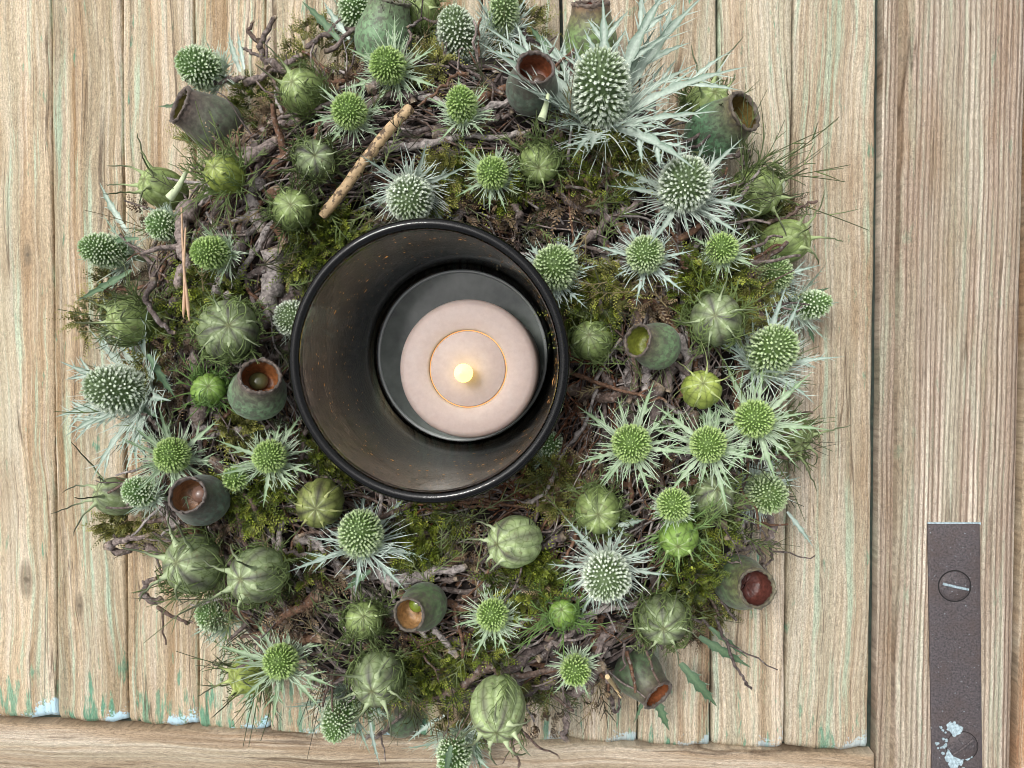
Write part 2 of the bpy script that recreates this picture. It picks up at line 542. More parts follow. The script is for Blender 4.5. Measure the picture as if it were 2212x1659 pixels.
for i in range(15):
    mat = M_WOOD_K0 if i == 3 else M_WOOD_K1 if i == 4 else (M_WOOD if i < 10 else M_WOOD_R)
    wide = i >= 10
    plank(EDGES_T[i], EDGES_B[i], EDGES_T[i + 1], EDGES_B[i + 1], ENDS[i], mat, i in (4, 5, 6, 7), float(rng.uniform(-0.0004, 0.0004)),
          0.00045, 0.00045 if not wide else 0.0010)


def slab(name, corners, zt, zb, mat, parent=door, bev=0.002, nx=30, org=None, edge_wave=0.0):
    """a board given by its four corners (bottom-left, bottom-right, top-right, top-left) with rounded edges"""
    bl, br, tr, tl = [np.array(c[:2]) for c in corners]
    o = org if org is not None else np.array([bl[0], bl[1], 0])
    ss = [0, bev * 0.3, bev] ; nU, nV = nx, nx
    def par(L, n):
        inner = list(np.linspace(bev, L - bev, n))
        return [0, 0, bev * 0.3] + inner + [L - bev * 0.3, L, L], [-1, -bev, -bev * 0.3] + [0] * n + [-bev * 0.3, -bev, -1]
    Lx = np.linalg.norm(br - bl); Ly = np.linalg.norm(tl - bl)
    ux, uz = par(Lx, nU); vx, vz = par(Ly, nV)
    ph = rng.uniform(0, 6, 4)
    V = []
    for b_, zb_ in zip(vx, vz):
        for a_, za_ in zip(ux, uz):
            s, t = a_ / Lx, b_ / Ly
            p = (bl * (1 - s) + br * s) * (1 - t) + (tl * (1 - s) + tr * s) * t
            z = zt + min(za_, zb_) if min(za_, zb_) > -0.5 else zb
            wv = edge_wave * (math.sin(40 * s + ph[0]) + 0.6 * math.sin(97 * s + ph[1])) * t + edge_wave * (math.sin(31 * t + ph[2])) * 0.5 * (1 - s)
            V.append((p[0] - o[0], p[1] - o[1] + wv, z))
    m = len(ux)
    i, j = np.meshgrid(np.arange(len(vx) - 1), np.arange(m - 1), indexing='ij')
    q = np.stack([i * m + j, i * m + j + 1, (i + 1) * m + j + 1, (i + 1) * m + j], -1).reshape(-1, 4)
    mb = MB(); mb.add(np.array(V), q, (0.5, 0.4, 0.3))
    return mb.build(name, mat, parent, True, o)


mbk = slab('backing_board', [at(-520, 1990, 0), at(2900, 1990, 0), at(2900, -480, 0), at(-520, -480, 0)], -0.0075, -0.02, M_GREEN)
ZR = 0.004
Ng0 = NT('trodden_ground')
tg0 = Ng0.n('ShaderNodeTexCoord')
Ng0.l(Ng0.ramp(Ng0.noise(tg0.outputs['Object'], 9, 8, 0.7), [(0.3, (0.07, 0.06, 0.05)), (0.7, (0.17, 0.15, 0.125))]), Ng0.b.inputs['Base Color'])
Ng0.b.inputs['Roughness'].default_value = 0.9
mb = MB(); mb.add([(-6, -6, -0.06), (6, -6, -0.06), (6, 6, -0.06), (-6, 6, -0.06)], [(0, 1, 2, 3)], (0.1, 0.1, 0.1))
gr_ = mb.build('ground', Ng0.m); gr_['kind'] = 'structure'
slab('bottom_rail', [at(-510, 1900, ZR), at(1893, 1960, ZR), at(1893, 1634, ZR), at(-510, 1546, ZR)], ZR, -0.01, M_RAIL, bev=0.0035, nx=40, edge_wave=0.0004,
     org=np.array([*at(900, 1700, ZR)[:2], 0]))
# stile: a lower cove strip beside the planks, then the flat face
ZS = 0.010
st_o = np.array([*at(2080, 900, ZS)[:2], 0])
slab('stile_moulding', [at(1889, 1980, 0.001), at(1974, 1980, 0.001), at(1987, -460, 0.001), at(1913, -460, 0.001)], 0.0005, -0.011, M_STILE, bev=0.001, org=st_o - np.array([0.01, 0, 0]))
slab('stile', [at(1934, 1980, ZS), at(2184, 1980, ZS), at(2236, -460, ZS), at(1962, -460, ZS)], ZS, -0.009, M_STILE, bev=0.006, org=st_o)
slab('neighbour_board', [at(2192, 1980, ZS), at(2820, 1980, ZS), at(2840, -460, ZS), at(2246, -460, ZS)], ZS - 0.001, -0.012, M_BOARD, bev=0.002)

# ------------------------------------------------------------------ iron plate on the stile
Np = NT('rusty_iron')
tcp = Np.n('ShaderNodeTexCoord')
a_ = Np.noise(tcp.outputs['Object'], 900, 6, 0.75)
b_ = Np.noise(tcp.outputs['Object'], 70, 6, 0.65)
c_ = Np.mix(Np.ramp(a_, [(0.38, 0.0), (0.62, 1.0)]), (0.04, 0.036, 0.04), (0.14, 0.118, 0.12))
c_ = Np.mix(Np.ramp(b_, [(0.45, 0.0), (0.7, 0.5)]), c_, (0.095, 0.066, 0.055))
w_ = Np.noise(tcp.outputs['Object'], 620, 3, 0.6)
c_ = Np.mix(Np.ramp(w_, [(0.67, 0.0), (0.71, 0.7)]), c_, (0.42, 0.48, 0.53))
Np.l(c_, Np.b.inputs['Base Color'])
Np.b.inputs['Roughness'].default_value = 0.62
Np.b.inputs['Metallic'].default_value = 0.25
Np.bump(a_, 0.6, 0.0005)
M_IRON = Np.m
Nf = NT('pale_blue_paint')
tcf = Nf.n('ShaderNodeTexCoord')
nf = Nf.noise(tcf.outputs['Object'], 900, 4)
Nf.l(Nf.ramp(nf, [(0.35, (0.20, 0.27, 0.30)), (0.6, (0.46, 0.58, 0.63))]), Nf.b.inputs['Base Color'])
Nf.b.inputs['Roughness'].default_value = 0.7
Nf.bump(nf, 0.6, 0.0006)
M_PALE = Nf.m
ZP = ZS + 0.0012
pl = slab('iron_plate', [at(2016, 1800, ZP), at(2124, 1800, ZP), at(2117, 1132, ZP), at(2004, 1132, ZP)], ZP, ZS - 0.002, M_IRON, bev=0.0004, nx=10)
pl['label'] = 'long rusty purple-brown iron strap plate with slotted screws'
slab('paint_edge', [at(2003, 1134, ZS), at(2118, 1134, ZS), at(2118, 1128, ZS), at(2003, 1128, ZS)], ZS + 0.0007, ZS - 0.002, M_PALE, pl, bev=0.0002, nx=5, org=np.array([0., 0., 0.])).matrix_parent_inverse = Matrix.Translation(-Vector(pl.location))


def screw(px, py, ang, slot_mat, sunk=True):
    c = at(px, py, ZP)
    mb = MB()
    r = mm(30, ZP)
    lathe(mb, [(r * 1.08, -0.0006), (r * 1.0, 0.0004), (r * 0.8, 0.0012), (r * 0.45, 0.0016), (0.0001, 0.0017)], 28, (0.1, 0.08, 0.07))
    o = mb.build('screw', M_IRON, pl)
    o.location = Vector(c) - Vector(pl.location)
    mb = MB()
    lathe(mb, [(r * 1.14 if sunk else r * 1.07, 0.00004), (r * 1.10, 0.00012), (r * 1.05, 0.0001)], 28, (0.02, 0.018, 0.018))
    hl = mb.build('recess_shade', M_CORE, pl)  # dark ring painted as the shade of a recess round the head
    hl.location = o.location
    mb = MB()
    d = np.array([math.cos(ang), math.sin(ang), 0])
    mb.tube([d * -r * 0.88 + [0, 0, 0.0011], d * -r * 0.3 + [0, 0, 0.00165], d * r * 0.3 + [0, 0, 0.00165], d * r * 0.88 + [0, 0, 0.0011]], 0.0008, 5, (0.5, 0.6, 0.5))
    s = mb.build('slot_paint', slot_mat, pl, loc=None)
    s.location = o.location


screw(2062, 1266, R(-12), M_PALE)
screw(2078, 1612, R(40), M_IRON, False)
def blob(name, px, py, rpx, z, mat, parent, k=18):
    mb = MB()
    th = np.arange(k) * 2 * math.pi / k
    rr = mm(rpx, z) * (1 + rng.uniform(-0.35, 0.3, k))
    ring = np.stack([rr * np.cos(th), rr * np.sin(th), np.zeros(k)], -1)
    ring2 = ring * 0.8 + [0, 0, 0.0005]
    mb.add(np.vstack([ring, ring2, [[0, 0, 0.0006]]]), [[i, (i + 1) % k, k + (i + 1) % k, k + i] for i in range(k)], (0.6, 0.7, 0.8))
    mb.add(np.vstack([ring2, [[0, 0, 0.0006]]]), [[i, (i + 1) % k, k] for i in range(k)], (0.6, 0.7, 0.8))
    o = mb.build(name, mat, parent, True)
    o.location = Vector(at(px, py, z)) - Vector(parent.location)
    return o
for k in range(70):
    cx_, cy_, sx_ = ((2070, 1640, 22), (2063, 1578, 12), (2055, 1600, 34))[k % 3]
    blob('paint_flake', cx_ + rng.normal(0, sx_ * 0.55), cy_ + rng.normal(0, sx_ * 0.5), float(rng.uniform(2.0, 9.5 if k % 3 < 2 else 4.0)), ZP + 0.00005 + k * 0.000004, M_PALE, pl, 11)

# ------------------------------------------------------------------ wreath base
ring = thing('twig_wreath', 'wreath base of tangled brown twigs and moss around the candle glass', 'wreath', (*RING_C, 0))
RO = np.array([*RING_C, 0.0])

# dark heart of the ring
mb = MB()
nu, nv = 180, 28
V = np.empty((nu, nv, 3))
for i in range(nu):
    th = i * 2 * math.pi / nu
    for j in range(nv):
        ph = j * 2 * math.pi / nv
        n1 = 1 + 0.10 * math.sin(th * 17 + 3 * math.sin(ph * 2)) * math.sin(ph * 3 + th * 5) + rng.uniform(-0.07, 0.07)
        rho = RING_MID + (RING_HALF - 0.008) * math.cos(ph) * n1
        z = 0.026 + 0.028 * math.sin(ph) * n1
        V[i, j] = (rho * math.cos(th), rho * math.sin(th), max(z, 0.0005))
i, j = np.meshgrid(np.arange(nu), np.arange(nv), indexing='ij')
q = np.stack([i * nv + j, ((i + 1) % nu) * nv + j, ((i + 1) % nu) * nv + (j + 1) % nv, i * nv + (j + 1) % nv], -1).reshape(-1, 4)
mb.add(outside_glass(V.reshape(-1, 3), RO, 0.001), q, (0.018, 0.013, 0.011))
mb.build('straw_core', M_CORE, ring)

BARKS = [(0.175, 0.138, 0.122), (0.115, 0.09, 0.083), (0.26, 0.21, 0.19), (0.15, 0.105, 0.085), (0.34, 0.30, 0.28), (0.17, 0.095, 0.06)]


def twig_path(L, r, depth):
    rho = RING_MID + RING_HALF * rng.uniform(-0.92, 1.0)
    th = rng.uniform(0, 2 * math.pi)
    p = np.array([rho * math.cos(th), rho * math.sin(th)])
    head = th + math.pi / 2 * rng.choice([-1, 1]) + rng.normal(0, 0.55)
    step = 0.006
    n = max(4, int(L / step))
    pts = []
    zoff = depth
    for k in range(n):
        hz = ring_h(p[0] + RO[0], p[1] + RO[1])
        zoff += rng.normal(0, 0.0011)
        pts.append((p[0], p[1], max(hz + zoff, 0.003)))
        rho = math.hypot(*p); t = math.atan2(p[1], p[0])
        pull = 0.0
        tang = t + math.pi / 2
        diff = (head - tang + math.pi) % (2 * math.pi) - math.pi
        if abs(diff) > math.pi / 2:
            tang += math.pi
            diff = (head - tang + math.pi) % (2 * math.pi) - math.pi
        head += -0.10 * diff + rng.normal(0, 0.2)
        if rho > RING_MID + RING_HALF * 1.02:
            inward = t + math.pi
            head += 0.35 * math.sin(inward - head)
        if rho < RING_MID - RING_HALF * 0.95:
            head += 0.6 * math.sin(t - head)
        p = p + step * np.array([math.cos(head), math.sin(head)])
    return outside_glass(pts, RO, 0.002 + r)


def twig_mesh(mb, pts, r, col, sides=7, knobs=True, branch=0.5):
    n = len(pts)
    path = smooth_path(pts, n * 2)
    m = len(path)
    path = path + rng.normal(0, min(0.0006, r * 0.22), path.shape)
    rad = np.linspace(r, r * 0.55, m) * (1 + rng.uniform(-0.17, 0.2, m))
    if knobs:
        for k in rng.integers(0, m, max(1, m // 8)):
            rad[k] *= 1.35
    cols = np.asarray(col) * rng.uniform(0.75, 1.2, (m, 1))
    cut = np.array([0.34, 0.27, 0.19])
    cols = np.vstack([cut * 0.8, cols[1:-1], cut])
    mb.tube(path, rad, sides, cols)
    if rng.random() < branch and m > 6:
        k = rng.integers(2, m - 2)
        d = path[k + 1] - path[k]; d /= np.linalg.norm(d)
        sd_ = np.array([-d[1], d[0], 0]) * rng.choice([-1, 1])
        if np.dot(sd_[:2], path[k][:2]) < 0:
            sd_ = -sd_
        dir_ = d * 0.7 + sd_ * 0.8 + np.array([0, 0, rng.uniform(-0.1, 0.35)])
        Lb = rng.uniform(0.008, 0.03)
        bp = [path[k] + dir_ * Lb * s + rng.normal(0, 0.0009, 3) * s for s in np.linspace(0, 1, 6)]
        mb.tube(bp, np.linspace(rad[k] * 0.65, rad[k] * 0.35, 6), 6, np.asarray(col) * 0.95)


for k in range(300):
    r = float(np.clip(rng.lognormal(math.log(0.0018), 0.55), 0.0008, 0.0058))
    pts = twig_path(rng.uniform(0.035, 0.12) if r < 0.003 else rng.uniform(0.03, 0.06), r, rng.uniform(-0.009, 0.004))
    mb = MB()
    twig_mesh(mb, pts, r, BARKS[rng.integers(len(BARKS))])
    mb.build('twig', M_BARK, ring)

# twigs that the photograph shows singly: picture points, radius, lift above the ring
TW = [
    ([(828, 322), (900, 318), (990, 300), (1080, 296), (1150, 283)], 9, 0.004, 4),
    ([(870, 300), (960, 325), (1060, 355), (1110, 400)], 8, 0.001, 0),
    ([(940, 290), (1010, 275), (1060, 262), (1105, 240)], 9, 0.003, 0),
    ([(402, 440), (392, 500), (398, 560), (385, 620)], 17, 0.008, 2),
    ([(588, 540), (596, 580), (584, 640), (590, 700)], 24, 0.003, 4),
    ([(560, 380), (548, 450), (566, 500)], 16, 0.0, 4),
    ([(650, 170), (580, 130), (562, 95), (598, 38)], 9, 0.012, 0),
    ([(580, 150), (560, 120), (520, 102)], 6, 0.012, 0),
    ([(660, 105), (700, 75), (740, 62), (790, 70)], 6, 0.014, 0),
    ([(560, 90), (540, 70), (548, 45)], 6, 0.012, 3),
    ([(398, 170), (440, 180), (490, 172), (530, 165)], 8, 0.016, 2),
    ([(405, 150), (440, 156), (470, 138)], 6, 0.02, 2),
    ([(530, 180), (600, 150), (650, 120)], 9, 0.01, 2),
    ([(330, 600), (318, 650), (350, 700), (380, 720)], 7, 0.02, 1),
    ([(1330, 490), (1400, 520), (1470, 560), (1500, 600)], 11, 0.002, 5),
    ([(1260, 520), (1330, 470), (1390, 430)], 9, 0.002, 2),
    ([(1110, 440), (1120, 470), (1108, 520)], 6, 0.008, 0),
    ([(1405, 770), (1398, 840), (1420, 900), (1450, 930)], 12, 0.002, 4),
    ([(1240, 840), (1300, 860), (1350, 845), (1390, 860)], 13, 0.004, 3),
    ([(1230, 800), (1290, 830), (1380, 850), (1440, 870)], 5, 0.010, 5),
    ([(1250, 870), (1262, 920), (1275, 980)], 8, 0.002, 5),
    ([(1330, 900), (1310, 960), (1350, 1010), (1390, 1040)], 10, 0.0, 1),
    ([(800, 1235), (860, 1255), (930, 1240), (1010, 1222)], 15, 0.004, 4),
    ([(900, 1090), (980, 1070), (1080, 1080), (1180, 1060)], 6, 0.003, 5),
    ([(920, 1110), (1020, 1085), (1110, 1095), (1190, 1085)], 5, 0.005, 5),
    ([(960, 1075), (1040, 1095), (1150, 1045)], 4, 0.006, 5),
    ([(1600, 1090), (1660, 1110), (1662, 1165), (1615, 1185), (1570, 1160)], 9, 0.012, 2),
    ([(1560, 1130), (1600, 1180), (1660, 1170), (1685, 1178)], 7, 0.010, 2),
    ([(1590, 1120), (1610, 1160), (1645, 1200), (1650, 1240)], 7, 0.004, 0),
    ([(1545, 1330), (1565, 1380), (1590, 1440), (1612, 1478), (1620, 1486)], 4, 0.016, 1),
    ([(230, 1180), (270, 1165), (320, 1158)], 9, 0.012, 2),
    ([(246, 1192), (300, 1182), (350, 1190)], 11, 0.008, 0),
    ([(350, 1300), (310, 1290), (312, 1260), (335, 1250)], 9, 0.010, 0),
    ([(340, 1310), (390, 1340), (420, 1345)], 5, 0.008, 3),
    ([(1300, 1440), (1260, 1480), (1225, 1510), (1225, 1560), (1222, 1600)], 10, 0.010, 2),
    ([(1310, 1470), (1320, 1510), (1330, 1540), (1345, 1500)], 5, 0.006, 1),
    ([(1110, 1560), (1150, 1600), (1210, 1640)], 4, 0.014, 3),
    ([(1090, 1560), (1110, 1620), (1125, 1670)], 4, 0.016, 3),
    ([(700, 1230), (660, 1200), (610, 1190)], 8, 0.002, 2),
    ([(1180, 1400), (1230, 1370), (1290, 1330)], 7, 0.004, 2),
    ([(1020, 1400), (1080, 1460), (1060, 1480), (990, 1500)], 5, 0.006, 3),
    ([(860, 1545), (830, 1580), (790, 1600)], 6, 0.006, 2),
    ([(880, 1530), (850, 1560), (810, 1590)], 4, 0.010, 0),
    ([(780, 290), (740, 330), (750, 400), (800, 440)], 9, -0.001, 1),
    ([(520, 480), (560, 470), (600, 500)], 8, 0.002, 0),
    ([(430, 480), (470, 500), (500, 470), (540, 440)], 9, 0.001, 1),
    ([(1560, 340), (1610, 330), (1612, 345), (1600, 360)], 6, 0.022, 0),
    ([(1660, 480), (1700, 470), (1730, 450), (1765, 435)], 5, 0.016, 3),
    ([(1290, 500), (1330, 540), (1400, 555), (1460, 590)], 9, -0.002, 0),
    ([(700, 110), (780, 60), (830, 45), (880, 50)], 6, 0.022, 0),
    ([(1130, 60), (1150, 90), (1190, 110)], 6, 0.01, 1),
    ([(450, 880), (510, 940), (560, 930), (620, 900)], 8, -0.001, 2),
    ([(420, 920), (470, 940), (540, 920)], 10, 0.001, 4),
    ([(350, 930), (320, 900), (285, 890)], 5, 0.008, 0),
    ([(640, 1000), (690, 1030), (740, 1040)], 6, 0.002, 0),
    ([(1660, 1170), (1668, 1205), (1655, 1225)], 4, 0.010, 1),
    ([(880, 60), (920, 40), (975, 60)], 4, 0.03, 1),
    ([(1010, 160), (980, 165), (940, 200), (905, 230)], 4, 0.014, 5),
]
for pts, rpx, lift, bi in TW:
    P = np.array([on_ring(x, y, lift) for x, y in pts]) - RO
    mb = MB()
    P = smooth_path(P, len(P) * 3)
    P[1:-1] += rng.normal(0, 0.0006, (len(P) - 2, 3))
    P = outside_glass(P, RO, 0.001 + mm(rpx, 0.06))
    twig_mesh(mb, P, mm(rpx, 0.06), BARKS[bi], 8)
    mb.build('twig', M_BARK, ring)

# fine rootlets, too many to count
mb = MB()
for k in range(2000):
    r = rng.uniform(0.0003, 0.0009)
    pts = twig_path(rng.uniform(0.025, 0.07), r, rng.uniform(-0.008, 0.003))
    c = np.array(BARKS[rng.integers(len(BARKS))]) * rng.uniform(0.7, 1.25)
    mb.tube(smooth_path(pts, len(pts) + 3), np.linspace(r, r * 0.5, len(pts) + 3), 4, c, False)
for k in range(90):              # rusty root hairs in the gap beside the glass
    a0 = on_ring(rng.uniform(1225, 1330), rng.uniform(780, 900), rng.uniform(-0.004, 0.004)) - RO
    if k % 2:
        a0 = on_ring(rng.uniform(900, 1180), rng.uniform(1050, 1110), rng.uniform(-0.004, 0.004)) - RO
    d = rng.normal(0, 1, 3) * [1, 1, 0.2]; d /= np.linalg.norm(d)
    pp = [a0 + d * s + rng.normal(0, 0.0012, 3) for s in np.linspace(0, 0.03, 6)]
    pp = outside_glass(pp, RO)
    mb.tube(smooth_path(pp, 9), rng.uniform(0.0003, 0.0007), 4, np.array((0.17, 0.075, 0.04)) * rng.uniform(0.7, 1.3), False)
mb.build('rootlets', M_BARK, ring, kind='stuff')
mb = MB()
for k in range(520):
    th = rng.uniform(0, 2 * math.pi)
    rho = RING_MID + RING_HALF * (rng.uniform(-0.8, 1.0) if k % 4 else rng.uniform(0.75, 1.05))
    p0 = np.array([rho * math.cos(th), rho * math.sin(th), 0.0])
    p0[2] = ring_h(p0[0] + RO[0], p0[1] + RO[1]) + rng.uniform(0.0, 0.010)
    a = rng.uniform(0, 2 * math.pi) if k % 4 else th + rng.normal(0, 0.6)
    d = np.array([math.cos(a), math.sin(a), rng.uniform(-0.15, 0.45)])
    L = rng.uniform(0.012, 0.030)
    bend = rng.normal(0, 0.35, 3)
    t = np.linspace(0, 1, 8)
    pp = p0 + (d[None] * t[:, None] + bend[None] * (t ** 2)[:, None]) * L
    pp = outside_glass(pp, RO, 0.006)
    c0 = np.array([(0.17, 0.23, 0.08), (0.24, 0.29, 0.13), (0.11, 0.14, 0.05), (0.055, 0.055, 0.03), (0.26, 0.21, 0.11), (0.07, 0.075, 0.04)][rng.integers(6)])
    c1 = c0 * 0.4
    tr = rng.uniform(0.00020, 0.00038)
    mb.tube(pp, np.linspace(tr * 1.2, tr * 0.5, 8), 4, np.array([lerp(c0, c1, q_) for q_ in t]), False)
    for bi in (1, 2, 3, 4, 5):
        for sgn in (-1, 1):
            if rng.random() < 0.35:
                continue
            dd = pp[bi + 1] - pp[bi]; dd /= np.linalg.norm(dd)
            sv = np.array([-dd[1], dd[0], rng.normal(0, 0.3)]) * sgn; sv /= np.linalg.norm(sv)
            ln = L * rng.uniform(0.12, 0.34)
            mb.tube([pp[bi], pp[bi] + (dd + sv * 0.7) * ln * 0.5, pp[bi] + (dd * 1.1 + sv * 0.7) * ln], [tr * 0.9, tr * 0.7, tr * 0.4], 4, np.array([c0, lerp(c0, c1, 0.5), c1]), False)
mb.build('thread_tangle', M_THREAD, ring, False, kind='stuff')
mb = MB()
for k in range(150):
    th = rng.uniform(0, 2 * math.pi)
    rho = RING_MID + RING_HALF * rng.uniform(0.6, 0.95)
    p0 = np.array([rho * math.cos(th), rho * math.sin(th), 0.0])
    p0[2] = ring_h(p0[0] + RO[0], p0[1] + RO[1]) + rng.uniform(-0.004, 0.004)
    a = th + rng.normal(0, 0.55)
    d = np.array([math.cos(a), math.sin(a), rng.uniform(-0.25, 0.3)])
    L = rng.uniform(0.012, 0.032)
    pp = [p0 + d * L * q_ + rng.normal(0, 0.0012, 3) * q_ for q_ in np.linspace(0, 1, 6)]
    r_ = rng.uniform(0.0005, 0.0014)
    mb.tube(smooth_path(pp, 9), np.linspace(r_, r_ * 0.6, 9), 6, np.array(BARKS[rng.integers(len(BARKS))]))
mb.build('twig_ends', M_BARK, ring, kind='stuff')

# crumbled bark and leaf litter
mb = MB()
tv = np.array([(-0.5, -0.3, 0), (0.1, -0.45, 0.15), (0.55, -0.1, 0), (0.3, 0.4, 0.12), (-0.3, 0.35, -0.05), (0, 0, 0.2)])
tf = np.array([(0, 1, 5), (1, 2, 5), (2, 3, 5), (3, 4, 5), (4, 0, 5)])
N_ = 3600
P, D, S, C = [], [], [], []
for k in range(N_):
    th = rng.uniform(0, 2 * math.pi); rho = RING_MID + RING_HALF * rng.uniform(-0.95, 0.97)
    x, y = rho * math.cos(th), rho * math.sin(th)
    P.append((x, y, ring_h(x + RO[0], y + RO[1]) + rng.uniform(-0.016, -0.003)))
    D.append(rng.normal(0, 1, 3) * [0.7, 0.7, 1] + [0, 0, 1.0])
    S.append(rng.uniform(0.002, 0.0065))
    C.append(np.array([(0.13, 0.10, 0.085), (0.20, 0.145, 0.11), (0.07, 0.055, 0.05), (0.32, 0.28, 0.25), (0.18, 0.10, 0.06)][rng.integers(5)]) * rng.uniform(0.7, 1.2))
P, D = outside_glass(np.array(P), RO, 0.004), np.array(D)
D /= np.linalg.norm(D, axis=1)[:, None]
A = rng.normal(0, 1, P.shape); T = np.cross(A, D); T /= np.linalg.norm(T, axis=1)[:, None]; B = np.cross(D, T)
mb.inst(tv, tf, np.repeat(np.array(C)[:, None, :], 6, 1), P, T, B, D, S)
mb.build('bark_litter', M_LITTER, ring, False, kind='stuff')

# ------------------------------------------------------------------ moss
MOSS_G = [(0.15, 0.19, 0.015), (0.10, 0.14, 0.012), (0.24, 0.27, 0.04), (0.065, 0.095, 0.010)]
MOSS_Y = [(0.26, 0.26, 0.06), (0.19, 0.19, 0.04), (0.14, 0.15, 0.03)]
MOSS_B = [(0.20, 0.135, 0.075), (0.14, 0.09, 0.05), (0.26, 0.19, 0.11), (0.11, 0.07, 0.04)]


def moss(px, py, rpx, kind='g', dens=1.0, lift=0.002, stretch=1.0, name='moss_clump'):
    c = on_ring(px, py, lift)
    rad = mm(rpx, c[2])
    n = int(dens * (1.8 if kind != 'b' else 0.65) * rpx)
    nl = 16                                       # leaflets to a frond
    pal = {'g': MOSS_G, 'y': MOSS_Y, 'b': MOSS_B}[kind]
    a = rng.uniform(0, 2 * math.pi, n); rr = rad * np.sqrt(rng.uniform(0, 1, n))
    bx, by = c[0] + rr * np.cos(a) * stretch, c[1] + rr * np.sin(a)
    bz = np.array([ring_h(x, y) for x, y in zip(bx, by)]) + lift + 0.004 * (1 - (rr / rad) ** 2) + rng.uniform(-0.003, 0.002, n)
    base = outside_glass(np.stack([bx, by, bz], -1), np.zeros(3), 0.006) - RO
    d = np.stack([np.cos(a) * 0.6, np.sin(a) * 0.6, np.full(n, 0.55)], -1) + rng.normal(0, 0.55, (n, 3))
    d /= np.linalg.norm(d, axis=1)[:, None]
    L = rng.uniform(0.007, 0.015, n)
    t = (np.arange(nl) + 0.5) / nl
    bend = rng.normal(0, 0.5, (n, 3)); bend[:, 2] -= 0.5
    pos = base[:, None] + (d[:, None] * t[None, :, None] + 0.5 * bend[:, None] * (t ** 2)[None, :, None]) * L[:, None, None]
    tan = d[:, None] + bend[:, None] * t[None, :, None]
    tan /= np.linalg.norm(tan, axis=2)[..., None]
    up = rng.normal(0, 1, (n, 1, 3)) * 0.5 + np.array([0, 0, 1.0])
    side = np.cross(tan, np.broadcast_to(up, tan.shape)); side /= np.linalg.norm(side, axis=2)[..., None] + 1e-9
    sgn = np.where(np.arange(nl) % 2 == 0, 1.0, -1.0)[None, :, None]
    nrm = np.cross(side, tan)
    ld = tan * 0.65 + side * sgn * 0.75 + nrm * rng.normal(0.15, 0.25, (n, nl, 1))
    ld /= np.linalg.norm(ld, axis=2)[..., None]
    lw = np.cross(nrm, ld); lw /= np.linalg.norm(lw, axis=2)[..., None] + 1e-9
    ln = np.cross(ld, lw)
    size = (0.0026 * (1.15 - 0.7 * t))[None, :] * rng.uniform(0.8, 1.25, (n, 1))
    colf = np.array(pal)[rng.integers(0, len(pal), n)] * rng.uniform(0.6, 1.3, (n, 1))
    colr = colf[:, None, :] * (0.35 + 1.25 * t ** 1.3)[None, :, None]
    tv = np.array([(-0.17, 0.1, 0), (0, 0.45, 0.06), (0.17, 0.1, 0), (0, 1.0, -0.05)])
    tv = np.array([(0, 0, 0), (-0.2, 0.4, 0.05), (0.2, 0.4, 0.05), (0, 1, -0.03)])
    tf = np.array([(0, 2, 3, 1)])
    mb = MB()
    m = n * nl
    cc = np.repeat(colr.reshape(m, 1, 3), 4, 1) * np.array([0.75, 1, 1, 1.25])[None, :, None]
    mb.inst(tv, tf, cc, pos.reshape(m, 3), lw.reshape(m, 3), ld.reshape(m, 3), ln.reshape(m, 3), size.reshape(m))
    # stems
    sd_ = side[:, 0] * 0.00016
    e = base + (d * 0.5 + 0.125 * bend) * L[:, None]
    f2 = pos[:, -1]
    SV = np.stack([base - sd_, base + sd_, e + sd_, e - sd_, f2], 1).reshape(-1, 3)
    i0 = (np.arange(n) * 5)[:, None]
    mb.add(SV, i0 + np.array([[0, 1, 2, 3]]), np.repeat(colf * 0.8, 5, 0))
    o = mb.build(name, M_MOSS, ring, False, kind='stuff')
    return o


